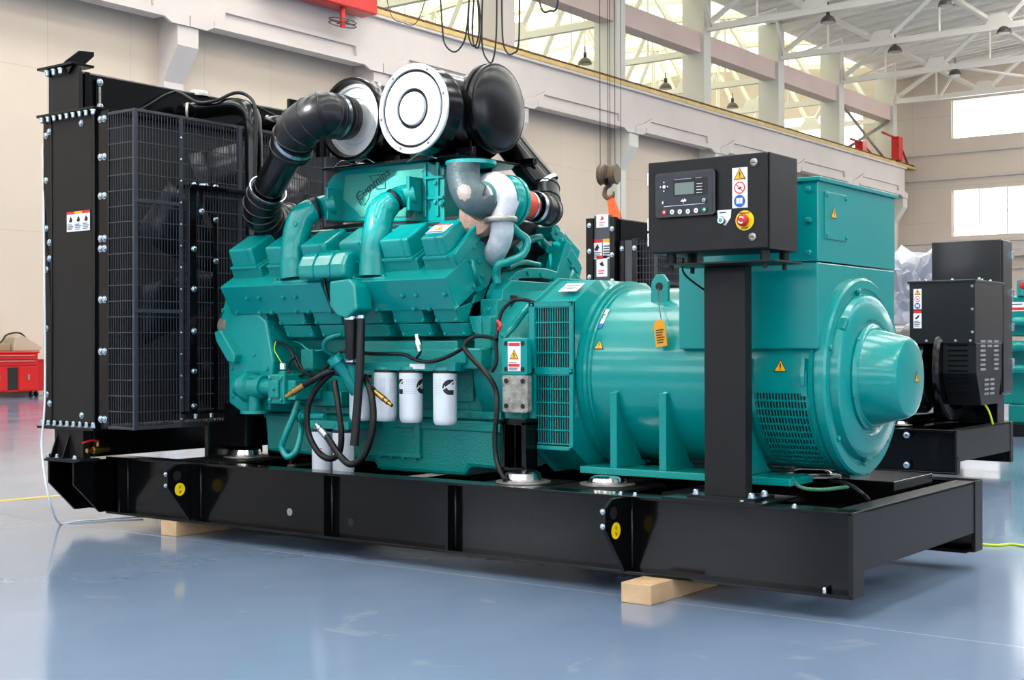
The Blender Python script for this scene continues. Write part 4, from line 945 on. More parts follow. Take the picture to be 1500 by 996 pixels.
# small teal pipes
mb = MB()
mb.tube([(-3.271, 0.36, 1.042), (-3.199, 0.34, 1.031), (-3.139, 0.34, 0.998), (-3.068, 0.36, 0.994), (-3.048, 0.38, 1.012)], .005, 8)
mb.tube([(-2.862, 0.3, 1.075), (-2.906, 0.28, 1.065), (-2.959, 0.28, 1.041), (-2.979, 0.3, 0.998), (-2.959, 0.34, 0.97)], .011, 8)
mb.build('fuel_line', TEAL, en)
MB().tube([(-3.088, 0.22, 0.755), (-3.107, 0.2, 0.66), (-3.142, 0.18, 0.564), (-3.172, 0.18, 0.493), (-3.132, 0.18, 0.445), (-3.088, 0.2, 0.477), (-3.099, 0.24, 0.563), (-3.139, 0.28, 0.652)], .017, 12).build('return_hose', TEAL, en)
# filter head and oil filters
f0, f1 = (-2.71, 0.3, 0.971)[0], (-2.048, 0.3, 0.972)[0]
mb = MB(); mb.box(f0, f1, .22, .42, (-2.331, 0.22, 0.896)[2], (-2.331, 0.22, 0.939)[2]); mb.box(f0, f1+.03, .26, .46, (-2.366, 0.26, 0.932)[2], (-2.366, 0.26, 0.998)[2]); mb.box(f0-.08, f1-.05, .30, .46, .98, 1.04)
for x in (-2.513, -2.348, -2.134): mb.lathe((x, .25, .885), (0, 0, 1), [(0, 0), (0, .055), (.03, .05), (.03, 0)], 24)
mb.build('filter_head', TEALC, en, .004)
mb = MB(); q = (-2.028, 0.28, 0.956); mb.box(q[0]-.08, q[0]+.09, .28, .45, q[2]-.05, q[2]+.05); mb.build('filter_outlet', TEALC, en, .01)
MB().box((-2.33, 0.219, 0.916)[0], (-2.235, 0.219, 0.917)[0], .2185, .2205, .905, .93).build('plate_label', PAPER, en)
def oilf(x, z0, z1, r, marks=(), prints=(), name='oil_filter', y=.25, red=False):
    f = MB().lathe((x, y, z1), (0, 0, -1), [(0, 0), (0, r*.9), (.004, r), (z1-z0-.03, r*.985), (z1-z0-.012, r*.93), (z1-z0-.002, r*.8), (z1-z0, r*.6), (z1-z0-.004, 0)], 40).build(name, WHITEP, en)
    MB().lathe((x, y, z1), (0, 0, 1), [(-.001, r*.96), (.012, r*.96), (.012, 0)], 32).build('gasket_ring', TEAL if red is None else INK, f)
    def cp(rot, u, v, d=.0006): a_ = rot+u/r; return (x+(r+d)*math.sin(a_), y-(r+d)*math.cos(a_), z1-.068+v)
    for rot in marks:
        mb = MB(); n_ = 22; H = .036; out = []; inn = []
        for i in range(n_+1):
            a_ = math.radians(90+180*i/n_); out.append((H*math.cos(a_), H*math.sin(a_))); inn.append((.012*math.cos(a_)-.002, .013*math.sin(a_)))
        for P0, P1 in zip(zip(out, inn), zip(out[1:], inn[1:])): mb.add([cp(rot, *P0[0]), cp(rot, *P0[1]), cp(rot, *P1[1]), cp(rot, *P1[0])], [(0, 1, 2, 3)])
        for v0, v1 in ((.013, H), (-H, -.013)):
            for j in range(4):
                u0, u1 = -.002+j*.006, -.002+(j+1)*.006; mb.add([cp(rot, u0, v0), cp(rot, u1, v0), cp(rot, u1, v1), cp(rot, u0, v1)], [(0, 1, 2, 3)])
        mb.build('maker_mark', INK, f)
        mb = MB()
        for j in range(5): u0, u1 = -.034+j*.011, -.034+(j+1)*.011; v0, v1 = -.010+j*.0075, -.010+(j+1)*.0075; mb.add([cp(rot, u0, v0-.0035, .0012), cp(rot, u1, v1-.0035, .0012), cp(rot, u1, v1+.0035, .0012), cp(rot, u0, v0+.0035, .0012)], [(0, 1, 2, 3)])
        mb.build('mark_band', PAPER, f)
    for rot in prints:
        mb = MB()
        for k_ in range(9):
            v_ = .034-k_*.0085
            for j in range(3):
                u0 = (j-1.5)*.011; mb.add([cp(rot, u0, v_), cp(rot, u0+.007+((k_+j) % 3)*.001, v_), cp(rot, u0+.007, v_+.0016), cp(rot, u0, v_+.0016)], [(0, 1, 2, 3)])
        mb.build('fine_print', GR, f)
    if red:
        mb = MB()
        for k_ in range(4):
            v_ = -.02-k_*.012; mb.add([cp(.5, -.01, v_), cp(.5, .012, v_), cp(.5, .012, v_+.006), cp(.5, -.01, v_+.006)], [(0, 1, 2, 3)])
        mb.build('print_mark', REDI, f)
    return f
oilf(-2.513, .645, .888, .058, (), (.45, 1.35)); oilf(-2.348, .643, .888, .058, (-.42, 1.80), (.35, .95)); oilf(-2.134, .638, .888, .058, (1.08,), (.1, 2.0))
oilf(-2.70, .640, .86, .058, (), (), y=.27)
oilf(-2.90, .37, .585, .053, y=.2, red=True, name='fuel_filter'); oilf(-2.752, .37, .585, .055, y=.2, name='fuel_filter')
mb = MB(); mb.box(-2.96, -2.69, .17, .42, .60, .64)
for x in (-2.90, -2.752): mb.lathe((x, .2, .585), (0, 0, 1), [(0, .05), (.03, .045), (.03, 0)], 24)
mb.lathe((-3.109, 0.25, 0.654), (1, -.1, 0), [(0, 0), (0, .035), (.03, .035), (.03, .02), (.2, .02), (.2, 0)], 16)
mb.build('fuel_filter_head', TEALC, en, .004)
# oil filler neck
mb = MB(); a = (-2.716, 0.1, 0.955); b = (-2.663, 0.18, 0.829)
mb.lathe(a, Vector(b)-Vector(a), [(-.01, 0), (-.01, .038), (.02, .04), (.03, .033), (.10, .032), (.16, .045), (.20, .045), (.20, 0)], 24); mb.tube([(-2.743, 0.2, 0.852), (-2.692, 0.22, 0.814), (-2.72, 0.3, 0.832)], .02, 10)
mb.tube([(-2.635, 0.15, 0.945), (-2.645, 0.17, 0.87), (-2.668, 0.2, 0.819)], .032, 16, 0)
mb.build('filler_neck', TEAL, en)
# coolant box and hoses in front of the manifold
a, b = (-3.008, 0.14, 1.485), (-2.684, 0.14, 1.492)
sec = [(.10, 1.36), (.10, 1.42), (.13, 1.475), (.20, 1.50), (.34, 1.50), (.34, 1.36), (.15, 1.345)]
mb = MB(); mb.prism([(y-.0, z) for y, z in sec], 'x', (-2.982, 0.1, 1.437)[0], (-2.655, 0.1, 1.425)[0]); mb.build('coolant_housing', TEAL, en, .02, seg=3)
mb = MB()
for q in ((-2.866, 0.1, 1.433), (-2.752, 0.1, 1.428)): mb.prism([(y-.006 if y < .2 else y, z+.004) for y, z in sec], 'x', q[0]-.004, q[0]+.004)
mb.build('housing_rib', TEAL, en, .002)
a, b = (-2.724, 0.08, 1.309), (-2.541, 0.08, 1.165)
mb = MB(); mb.prism([(a[0], 1.335), (b[0]-.05, 1.345), (b[0]-.01, 1.31), (b[0], b[2]+.03), (b[0]-.07, b[2]-.015), (a[0]+.05, b[2]), (a[0], b[2]+.05)], 'y', .07, .19); mb.build('crossover_box', TEAL, en, .012, seg=3)
mb = MB(); mb.tube([(-2.805, 0.12, 1.363), (-2.791, 0.11, 1.318), (-2.763, 0.11, 1.243), (-2.735, 0.12, 1.182)], .009, 8); mb.build('breather_pipe', BLACK, en)
MB().tube([(-2.619, 0.11, 1.153), (-2.615, 0.11, 1.039), (-2.62, 0.12, 0.929)], .030, 18, 4).build('coolant_hose', RUBBER, en)
MB().tube([(-2.565, 0.13, 1.159), (-2.551, 0.11, 1.039), (-2.537, 0.09, 0.906), (-2.537, 0.07, 0.709), (-2.537, 0.05, 0.535)], .021, 16, 4).build('drain_hose', RUBBER, en)
for q, r_ in (((-2.619, 0.11, 1.153), .032), ((-2.62, 0.12, 0.945), .032), ((-2.565, 0.13, 1.159), .024)): MB().lathe(q, (0, 0, 1), [(-.008, r_-.003), (-.008, r_), (.008, r_), (.008, r_-.003)], 20).build('hose_clamp', ZINC, en)
# loose fuel hoses with brass ends
def fitting(a, b, r, par, m=BRASS):
    a = Vector(a); b = Vector(b); d = (b-a); L = d.length
    MB().lathe(a, d, [(0, 0), (0, r*.6), (L*.22, r*.6), (L*.22, r*.95), (L*.35, r*.95), (L*.35, r*.7), (L*.45, r*.7), (L*.45, r*1.05), (L, r*1.0)], 14).build('hose_fitting', m, par)
h1 = MB().tube([(-2.884, 0.05, 0.819), (-2.818, 0.06, 0.85), (-2.763, 0.09, 0.884), (-2.736, 0.12, 0.894)], .016, 12).build('fuel_hose', HOSE, en); fitting((-2.995, 0.04, 0.763), (-2.875, 0.05, 0.823), .017, h1)
MB().tube([(-2.709, 0.14, 0.877), (-2.745, 0.12, 0.884), (-2.792, 0.1, 0.846), (-2.848, 0.08, 0.775), (-2.876, 0.07, 0.689), (-2.867, 0.07, 0.581), (-2.801, 0.07, 0.492), (-2.721, 0.07, 0.462), (-2.647, 0.06, 0.496), (-2.623, 0.05, 0.591), (-2.651, 0.06, 0.713), (-2.717, 0.1, 0.844)], .0155, 12).build('fuel_hose', HOSE, en)
h2 = MB().tube([(-2.715, 0.04, 0.578), (-2.673, 0.04, 0.533), (-2.618, 0.04, 0.479), (-2.55, 0.04, 0.446), (-2.479, 0.05, 0.485), (-2.439, 0.06, 0.578), (-2.43, 0.07, 0.685), (-2.466, 0.09, 0.795), (-2.543, 0.13, 0.869)], .0165, 12).build('fuel_hose', HOSE, en); fitting((-2.79, 0.05, 0.628), (-2.71, 0.04, 0.571), .017, h2, ZINC)
h3 = MB().tube([(-2.544, 0.14, 0.839), (-2.485, 0.12, 0.814), (-2.445, 0.11, 0.788)], .012, 10).build('fuel_hose', HOSE, en); fitting((-2.321, 0.08, 0.733), (-2.453, 0.11, 0.795), .014, h3)
# wiring harness
wh = MB().tube([(-3.621, 0.3, 1.155), (-3.577, 0.28, 1.098), (-3.491, 0.28, 1.054), (-3.343, 0.28, 1.042), (-3.229, 0.27, 1.016), (-3.168, 0.26, 0.963), (-3.118, 0.25, 0.899), (-3.018, 0.24, 0.865), (-2.93, 0.22, 0.877), (-2.847, 0.2, 0.93), (-2.77, 0.18, 0.982), (-2.691, 0.18, 0.992), (-2.558, 0.2, 0.978), (-2.366, 0.21, 0.975), (-2.288, 0.2, 0.953), (-2.185, 0.19, 0.94), (-2.084, 0.19, 0.96), (-1.985, 0.19, 1.002), (-1.96, 0.2, 1.037), (-1.927, 0.22, 1.059), (-1.863, 0.22, 1.058), (-1.784, 0.2, 1.045)], .0095, 10).build('wiring_harness', HOSE, en)
MB().tube([(-1.973, 0.19, 1.008), (-1.928, 0.19, 0.961), (-1.864, 0.19, 0.91), (-1.809, 0.19, 0.855), (-1.789, 0.2, 0.801), (-1.763, 0.17, 0.725), (-1.767, 0.16, 0.601), (-1.752, 0.15, 0.51), (-1.706, 0.12, 0.452), (-1.664, 0.1, 0.417)], .012, 10).build('harness_branch', HOSE, wh)
MB().tube([(-1.644, 0.3, 1.214), (-1.695, 0.29, 1.227), (-1.757, 0.28, 1.222), (-1.798, 0.26, 1.178), (-1.807, 0.24, 1.115), (-1.796, 0.21, 1.036), (-1.789, 0.2, 0.942), (-1.809, 0.19, 0.895)], .009, 10).build('harness_branch', HOSE, wh)
MB().tube([(-3.148, 0.25, 0.959), (-3.173, 0.24, 0.934), (-3.183, 0.24, 0.891), (-3.118, 0.24, 0.86), (-3.068, 0.24, 0.875), (-3.098, 0.24, 0.917), (-3.132, 0.24, 0.97)], .007, 8).build('harness_branch', HOSE, wh)
MB().tube([(-2.262, 0.19, 0.956), (-2.227, 0.18, 0.986), (-2.227, 0.17, 0.999)], .006, 8).build('harness_branch', HOSE, wh)
MB().lathe((-2.223, 0.17, 0.989), (-.25, 0, 1), [(0, 0), (0, .014), (.03, .014), (.03, .017), (.05, .017), (.06, .011), (.085, .011), (.085, 0)], 14).build('pressure_sensor', CHROME, wh)
MB().tube([(-3.312, 0.27, 1.042), (-3.312, 0.26, 0.998), (-3.286, 0.26, 0.962), (-3.255, 0.26, 0.926)], .003, 6).build('sensor_wire', YGW, wh)
MB().box((-3.26, 0.255, 0.919)[0], (-3.229, 0.255, 0.919)[0], .25, .262, (-3.26, 0.255, 0.894)[2], (-3.26, 0.255, 0.926)[2]).build('wire_plug', PAPER, wh)
mb = MB(); a = (-1.806, 0.25, 1.106); mb.tube([(-1.811, 0.24, 1.131), (-1.787, 0.23, 1.108), (-1.799, 0.23, 1.086)], .008, 8); mb.build('red_cable_tie', REDI, wh)
MB().tube([(-1.828, 0.3, 1.055), (-1.795, 0.34, 1.106), (-1.758, 0.36, 1.163), (-1.747, 0.4, 1.202)], .018, 10).build('dipstick_tube', TEAL, en)
# aftercooler on top between the banks
ax0, ax1 = -3.12, -2.28
acp = [(-3.105, 1.677), (-3.109, 1.884), (-3.064, 1.924), (-2.979, 1.954), (-2.41, 1.942), (-2.304, 1.902), (-2.301, 1.631)]
ac = MB().prism(acp, 'y', .45, 1.06).build('aftercooler', TEAL, en, .008)
zt_ = 1.95
mb = MB(); mb.prism([(-2.97, 1.916), (-2.433, 1.905), (-2.434, 1.779), (-2.524, 1.668), (-2.853, 1.687), (-2.985, 1.788)], 'y', .443, .452); mb.build('cast_panel', mat('sunlit_teal_casting', (60, 160, 146), .55, bump=.9, bscale=160), ac, .003)  # rough casting, its teal lightened to paint in the sun patch

mb = MB()
for p, q in (((-2.425, 1.856), (-2.3, 1.83)), ((-2.425, 1.754), (-2.301, 1.739))): mb.box(p[0], q[0], .436, .45, p[1]-.008, p[1]+.008)
mb.box((-2.429, 0.44, 1.792)[0], (-2.411, 0.44, 1.79)[0], .438, .45, 1.66, 1.93); mb.box((-2.349, 0.44, 1.786)[0], (-2.331, 0.44, 1.785)[0], .438, .45, 1.66, 1.93)
mb.build('cast_ribs', TEAL, ac, .003)
bolt(ac, [(-2.347, 0.438, 1.826), (-2.348, 0.438, 1.731), (-2.312, 0.438, 1.722)], (0, -1, 0), .012, TEAL)
# raised script and mark on the panel
q = (-2.773, 0.442, 1.848); d = Vector((-2.707, 0.442, 1.889))-Vector((-2.864, 0.442, 1.798))
text('cast_script', 'Cummins', ac, (q[0], .4415, q[2]), d, Vector((-d.z, 0, d.x)), .068, mat('cast_shadow_green', (16, 70, 62), .6), .0015)
def outline(mb, pts, w=.002, y=.4412):
    for a_, b_ in zip(pts, pts[1:]+pts[:1]):
        a_ = Vector((a_[0], y, a_[1])); b_ = Vector((b_[0], y, b_[1])); mb.tube([a_, b_], w, 4, 0)
mb = MB(); outline(mb, [(-2.795, 1.895), (-2.686, 1.897), (-2.686, 1.824), (-2.743, 1.824)])
outline(mb, [(-2.786, 1.827), (-2.8, 1.782), (-2.829, 1.749), (-2.858, 1.751), (-2.877, 1.795)]); mb.build('cast_mark', bpy.data.materials['cast_shadow_green'], ac)
# ribs and the two big elbows with rubber bands
for (e0, e1, e2, e3, e4, bandp, fl) in (((-3.116, 0.22, 1.367), (-3.126, 0.22, 1.466), (-3.12, 0.23, 1.58), (-3.111, 0.26, 1.674), (-3.086, 0.29, 1.714), ((-3.076, 0.31, 1.729), (-3.056, 0.33, 1.74)), ((-3.046, 0.36, 1.749), (-3.011, 0.4, 1.761))),
                                      ((-2.561, 0.22, 1.363), (-2.561, 0.22, 1.471), (-2.547, 0.23, 1.595), (-2.551, 0.26, 1.676), (-2.533, 0.29, 1.717), ((-2.528, 0.31, 1.732), (-2.51, 0.33, 1.75)), ((-2.5, 0.36, 1.762), (-2.449, 0.4, 1.776)))):
    el = MB().tube([e0, e1, e2, e3, e4, bandp[0]], [.078, .070, .070, .072, .066, .060], 24).build('intake_elbow', TEAL, en)
    MB().tube([bandp[0], bandp[1]], .059, 24, 0).build('rubber_band', RUBBER, el)
    MB().tube([bandp[1], fl[0], fl[1]], .056, 24).build('outlet_neck', TEAL, el)
    MB().box(fl[1][0]-.008, fl[1][0]+.014, .34, .46, fl[1][2]-.088, fl[1][2]+.082).build('outlet_flange', TEAL, el, .004)
    MB().box(e0[0]-.12, e0[0]+.12, .165, .30, e0[2]-.035, e0[2]-.01).build('elbow_base', TEAL, el, .006)
    bolt(el, [(e0[0]-.10, .18, e0[2]-.01), (e0[0]+.10, .18, e0[2]-.01)], (0, 0, 1), .012, TEAL)
    bolt(el, [(e3[0]+.03, e3[1]-.05, e3[2]-.03)], (0, -1, 0), .016, TEAL, .03)
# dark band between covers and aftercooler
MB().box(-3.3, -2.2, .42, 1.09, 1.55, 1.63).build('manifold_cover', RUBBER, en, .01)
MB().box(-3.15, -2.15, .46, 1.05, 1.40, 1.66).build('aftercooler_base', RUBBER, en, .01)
# turbocharger, axis across the engine
TX = -2.0
tc = MB(); t0 = (-2, 0.4, 1.702)
cz = (-2, 0.421, 1.72)[2]
yT = (-2, 0.454, 1.729)[1]
n = 26; pts = []; rs = []
for i in range(n+1):
    a = math.radians(150-i*10.5); pts.append((TX+.082*math.cos(a), yT, cz+.082*math.sin(a))); rs.append(.056-.0004*i)
tc.tube(pts, rs, 18, 2)
tc.lathe((TX, yT-.065, cz), (0, 1, 0), [(-.02, 0), (-.02, .075), (.0, .085), (.03, .12), (.10, .12), (.13, .10), (.13, 0)], 36)
tu = tc.build('turbocharger', TURB, en)
dn = [(TX+.085, yT+.0, cz+.0), (-1.93, 0.432, 1.631), (-1.94, 0.445, 1.554), (-2, 0.48, 1.48), (-2.16, 0.605, 1.433)]
MB().tube(dn, [.062, .056, .056, .055, .050], 20).build('exhaust_riser', TURB, tu)
q = (-1.93, 0.421, 1.617); MB().lathe(q, (-.05, 0, 1), [(-.012, 0), (-.012, .078), (-.002, .082), (.002, .082), (.012, .078), (.012, 0)], 32).build('riser_clamp', STEEL, tu)
MB().lathe((-2.05, 0.399, 1.649), (0, 1, 0), [(-.02, 0), (-.02, .10), (.03, .11), (.05, .10)], 30).build('turbine_scroll', RUST, tu)
MB().lathe((TX, yT+.055, cz), (0, 1, 0), [(-.03, .07), (.0, .075), (.0, .115), (.02, .129), (.045, .129), (.048, .112), (.056, .112), (.058, .132), (.078, .132), (.081, .118), (.10, .112), (.125, .085), (.135, .072), (.14, 0)], 40).build('compressor_housing', TEAL, tu)
yc_ = yT+.215
MB().lathe((TX, yc_, cz-.004), (0, 1, 0), [(-.04, 0), (-.04, .070), (-.02, .073), (.05, .073), (.085, .070), (.085, 0)], 30).build('silicone_coupling', ORNG, tu)
MB().lathe((TX, yc_+.062, cz-.004), (0, 1, 0), [(0, .070), (0, .075), (.012, .075), (.012, .07)], 30).build('hose_clamp', ZINC, tu)
# exhaust elbow with its flange
ex_ = MB().tube([(-2.1, 0.352, 1.892), (-2.1, 0.352, 1.833), (-2.08, 0.353, 1.772), (-2.04, 0.355, 1.724), (-2, 0.378, 1.703), (TX, yT-.075, cz)], [.080, .080, .083, .084, .080, .074], 28).build('exhaust_elbow', EXH, tu)
MB().lathe((-2.1, 0.411, 1.898), (0, 0, 1), [(-.008, 0), (-.008, .125), (.010, .125), (.010, .08)], 40).build('elbow_flange', TEAL, ex_)
MB().lathe((TX, yT-.085, cz), (0, 1, 0), [(-.004, .070), (-.004, .084), (.006, .084)], 36).build('elbow_rim', mat('worn_teal', (60, 120, 112), .5), ex_)
MB().tube([(-1.95, 0.496, 1.624), (-1.93, 0.558, 1.568), (-1.9, 0.595, 1.529), (-1.9, 0.561, 1.46), (-1.92, 0.472, 1.42), (-1.95, 0.43, 1.403), (-1.97, 0.44, 1.359), (-1.97, 0.445, 1.316)], .020, 14).build('oil_drain_pipe', TEAL, tu)
# black hoses and pipes in the valley behind the turbocharger
mb = MB(); mb.tube([(-2.15, 0.722, 1.445), (-2.15, 0.838, 1.521), (-2.15, 0.988, 1.536), (-2.15, 1.111, 1.5), (-2.15, 1.161, 1.43)], .045, 14); mb.build('valley_hose', RUBBER, en)
mb = MB(); mb.tube([(-2.05, 0.709, 1.495), (-2.05, 0.82, 1.55), (-2.05, 0.921, 1.57)], .02, 10); mb.tube([(-2, 0.579, 1.399), (-2, 0.692, 1.431), (-2, 0.838, 1.424)], .014, 10); mb.cyl((-2.1, 0.979, 1.569), (-2, 0.929, 1.509), .022, 12); mb.build('valley_pipe', TEALC, en)
# ------------------------------------------------------------------ air cleaners
MZ = 1.955
AC2 = Vector((-2.33, .25, 2.168)); AC1 = Vector((-2.79, .30, 2.172))
a2 = root('air_cleaner', (-2.33, .7, MZ), 'black air cleaner canister with a bright white bolted end disc and a domed intake cap', 'air cleaner', 'air cleaners on top of the engine')
MB().lathe(AC2, (0, 1, 0), [(0, .0), (0, .20), (.03, .208), (.10, .208), (.11, .213), (.125, .213), (.13, .208), (.40, .208), (.52, .206), (.55, .18), (.55, 0)], 64).build('canister', BLACK, a2)
d2 = MB().lathe(AC2, (0, -1, 0), [(-.01, .20), (-.01, .218), (.004, .220), (.008, .216), (.009, .192), (-.004, .188), (-.004, .180), (.007, .176), (.008, .10), (-.004, .096), (-.004, .084), (.012, .078), (.014, .0)], 72).build('end_disc', DISC, a2)
bolt(d2, [(AC2.x+.202*math.cos(math.radians(a)), AC2.y-.008, AC2.z+.202*math.sin(math.radians(a))) for a in (15, 62, 128, 190, 248, 300)], (0, -1, 0), .006, mat('dull_screw', (110, 115, 120), .5), .006)
cp0 = Vector((-2.20, .625, 2.20))
MB().lathe(cp0, (1, 0, 0), [(-.02, .19), (.04, .195), (.045, .218), (.05, .222), (.07, .222), (.073, .212), (.085, .212), (.088, .218), (.108, .218), (.110, .208), (.113, .206), (.118, .200), (.135, .17), (.148, .12), (.156, .06), (.158, 0)], 72).build('intake_cap', mat('black_satin_cap', (9, 9, 12), .27, spec=.4), a2)
a1_ = root('air_cleaner', (-2.79, .7, MZ), 'black air cleaner canister with a pale grey recessed end, left of the white-ended one', 'air cleaner', 'air cleaners on top of the engine')
MB().lathe(AC1, (0, 1, 0), [(.05, 0), (.05, .17), (-.012, .195), (-.012, .210), (.0, .213), (.02, .213), (.03, .206), (.10, .206), (.11, .211), (.125, .211), (.13, .206), (.80, .206), (.84, .18), (.84, 0)], 64).build('canister', BLACK, a1_)
MB().lathe(AC1, (0, -1, 0), [(-.055, .185), (-.025, .190), (-.02, .185), (-.02, .165), (-.03, .16), (-.03, .13), (-.022, .125), (-.022, .11), (-.03, .105), (-.03, 0)], 56).build('end_cover', GREYC, a1_)
MB().box(-3.08, -2.16, .38, .98, 1.942, 1.954).build('mounting_plate', BLACK, a1_, .002)
for x in (-2.95, -2.62, -2.45, -2.15):
    for y in (.42, .93): MB().box(x-.05, x+.05, y, y+.03, 1.954, 1.985).build('saddle', BLACK, a1_, .002)
MB().box(-2.20, -2.17, .50, .54, 1.954, 2.05).build('saddle', BLACK, a1_, .002)
mb = MB()
mb.tube([(-2.976, 0.36, 1.944), (-2.898, 0.34, 1.971), (-2.802, 0.34, 1.949), (-2.731, 0.34, 1.971), (-2.67, 0.34, 1.945)], .003, 6); mb.tube([(-2.468, 0.36, 1.93), (-2.366, 0.34, 1.96), (-2.273, 0.36, 1.934)], .003, 6)
mb.build('tie_wire', ZINC, a1_)
# ducts
def ribs(mb, pts, r, k):
    mb2 = mb
    for i in k:
        p = Vector(pts[i]); q = Vector(pts[i+1]); mb2.lathe(p, q-p, [(-.008, r), (-.004, r+.007), (.004, r+.007), (.008, r)], 30)
def duct(name, lab, segs):
    t = root(name, segs[0][1][0], lab, 'air duct', 'black air ducts of the engine')
    for kind_, pts, r in segs:
        if kind_ == 'pipe': MB().tube(pts, r, 30, 4).build('steel_pipe', mat('black_pipe', (8, 8, 10), .17, spec=.4) if 'black_pipe' not in bpy.data.materials else bpy.data.materials['black_pipe'], t)
        elif kind_ == 'elbow':
            e = MB().tube(pts, r, 30, 6).build('rubber_elbow', RUBG, t)
            mb = MB(); P_ = [Vector(p) for p in pts]
            Q = [P_[0]*2-P_[1]]+P_+[P_[-1]*2-P_[-2]]
            for i in range(1, len(Q)-2):
                for tt in (.35, .85):
                    a, b, c_, d = Q[i-1:i+3]
                    f = lambda s_: .5*((2*b)+(c_-a)*s_+(2*a-5*b+4*c_-d)*s_*s_+(3*b-a-3*c_+d)*s_**3)
                    p = f(tt); dd = f(tt+.02)-f(tt-.02); mb.lathe(p, dd, [(-.007, r*.99), (-.003, r+.005), (.003, r+.005), (.007, r*.99)], 30)
            mb.build('moulded_ring', RUBG, e)
        else:
            MB().lathe(pts[0], Vector(pts[1])-Vector(pts[0]), [(-.011, r-.004), (-.011, r), (.011, r), (.011, r-.004)], 30).build('clamp_band', ZINC, t)
    return t
L1 = [(-2.79, .27, 2.172), (-2.79, .15, 2.168), (-2.806, 0.09, 2.167), (-2.955, 0.09, 2.107), (-3.066, 0.14, 2.012)]
L2 = [(-2.99, 0.1, 2.049), (-3.152, 0.16, 1.948), (-3.356, 0.24, 1.825)]
L3 = [(-3.324, 0.22, 1.835), (-3.409, 0.26, 1.764), (-3.458, 0.33, 1.714), (-3.485, 0.44, 1.694), (-3.503, 0.56, 1.719)]
duct('air_duct', 'black air duct with ribbed rubber elbow, from the grey-ended canister down to the engine front', [('elbow', L1, .110), ('pipe', L2, .083), ('elbow', L3, .098), ('clamp', [L2[0], L2[1]], .110), ('clamp', [(-3.329, 0.23, 1.84), (-3.356, 0.24, 1.817)], .101), ('clamp', [(-2.79, .185, 2.17), (-2.79, .15, 2.168)], .114)])
R1 = [(TX, yc_+.05, cz-.006), (TX, yc_+.15, cz-.008)]
R2 = [(TX, yc_+.13, cz-.006), (TX-.01, yc_+.25, cz-.012), (TX-.06, yc_+.31, cz+.01), (-2.12, 1.052, 1.854)]
R3 = [(-2.12, 1.052, 1.854), (-2.22, 1.013, 1.983), (-2.32, 0.968, 2.12)]
duct('air_duct', 'black air duct with ribbed elbow joined to the orange coupling, below the domed cap', [('pipe', R1, .066), ('elbow', R2, .078), ('pipe', R3, .080), ('clamp', [R2[0], R1[1]], .082), ('clamp', [R3[0], R3[1]], .086)])
MB().box((-3.4, 0.504, 2.391)[0], -3.38, (-3.4, 0.437, 2.344)[1], (-3.4, 0.566, 2.362)[1], (-3.4, 0.504, 2.304)[2], (-3.4, 0.504, 2.364)[2]).build('pipe_bracket', BLACK, ra, .004)

# ------------------------------------------------------------------ second generator set behind
G0 = (-1.239, 4.902, 0.08)[1]; GXr = (-1.239, 4.902, 0.08)[0]; GW = 1.36
s2 = root('skid_frame', (-2.8, G0+.68, .08), 'smaller black skid frame of the generator standing behind the big teal one', 'skid frame')
def b2(x0, x1, y0, y1, z0, z1, nm, m=BLACK, par=None, bev=.003): return MB().box(x0, x1, G0+y0, G0+y1, z0, z1).build(nm, m, par or s2, bev)
for y in (.0, GW-.06):
    mb = MB(); mb.box(GXr-3.3, GXr, G0+y, G0+y+.06, .385, .40); mb.box(GXr-3.3, GXr, G0+y, G0+y+.06, .08, .095); w = y+.045 if y == 0 else y+.01
    mb.box(GXr-3.3, GXr, G0+w-.005, G0+w+.005, .09, .39); mb.build('side_rail', BLACK, s2, .002)
for y in (0, GW-.07): b2(GXr-.01, GXr+.004, y, y+.07, .08, .40, 'corner_leg', SATIN)
b2(GXr-.012, GXr, .07, GW-.07, .17, .40, 'end_panel', SATIN); b2(GXr-.08, GXr, .07, GW-.07, .388, .40, 'end_panel_lip', SATIN)
bolt(s2, [(-1.601, 4.9, 0.354), (-1.602, 4.9, 0.135)], (0, -1, 0), .02); bolt(s2, [(-1.2, 4.8, 0.216)], (1, 0, 0), .015, INK)
for x0 in (GXr-.9, GXr-2.8): MB().box(x0, x0+.15, G0+.15, G0+1.3, 0, .0795).build('timber_block', WOOD, None, .003, 'timber block under the smaller black skid, %s' % ('near its end panel' if x0 > GXr-1 else 'below its radiator'), 'timber block', 'timber blocks carrying the black skid')
for x in (GXr-2.9, GXr-1.9, GXr-1.0, GXr-.5): b2(x, x+.1, .05, GW-.06, .2, .39, 'cross_member')
# its alternator, black
g2 = root('alternator', (GXr-.5, G0+.68, .42), 'black alternator with louvred end cover and a square terminal box, on the smaller skid', 'alternator')
ty = G0+.38
def gb(x0, x1, y0, y1, z0, z1, nm, m=BLACK, bev=.004, par=None): return MB().box(x0, x1, y0, y1, z0, z1).build(nm, m, par or g2, bev)
ta = (-1.723, 5.3, 1.496); tb = (-1.229, 5.3, 1.496); tcn = (-1.231, 5.3, 1.022)
tbx = gb(ta[0], tb[0], 5.3, 5.98, tcn[2], ta[2]-.015, 'terminal_box', mat('black_enamel', (22, 22, 25), .3, coat=.2))
gb(ta[0]-.012, tb[0]+.012, 5.288, 5.992, ta[2]-.018, ta[2], 'box_lid', bpy.data.materials['black_enamel'], .003, tbx)
bolt(tbx, [(ta[0]+.12+i*.2, 5.32, ta[2]) for i in range(3)]+[(tb[0]-.01, 5.5+i*.2, ta[2]) for i in range(2)], (0, 0, 1), .012, ZINC)
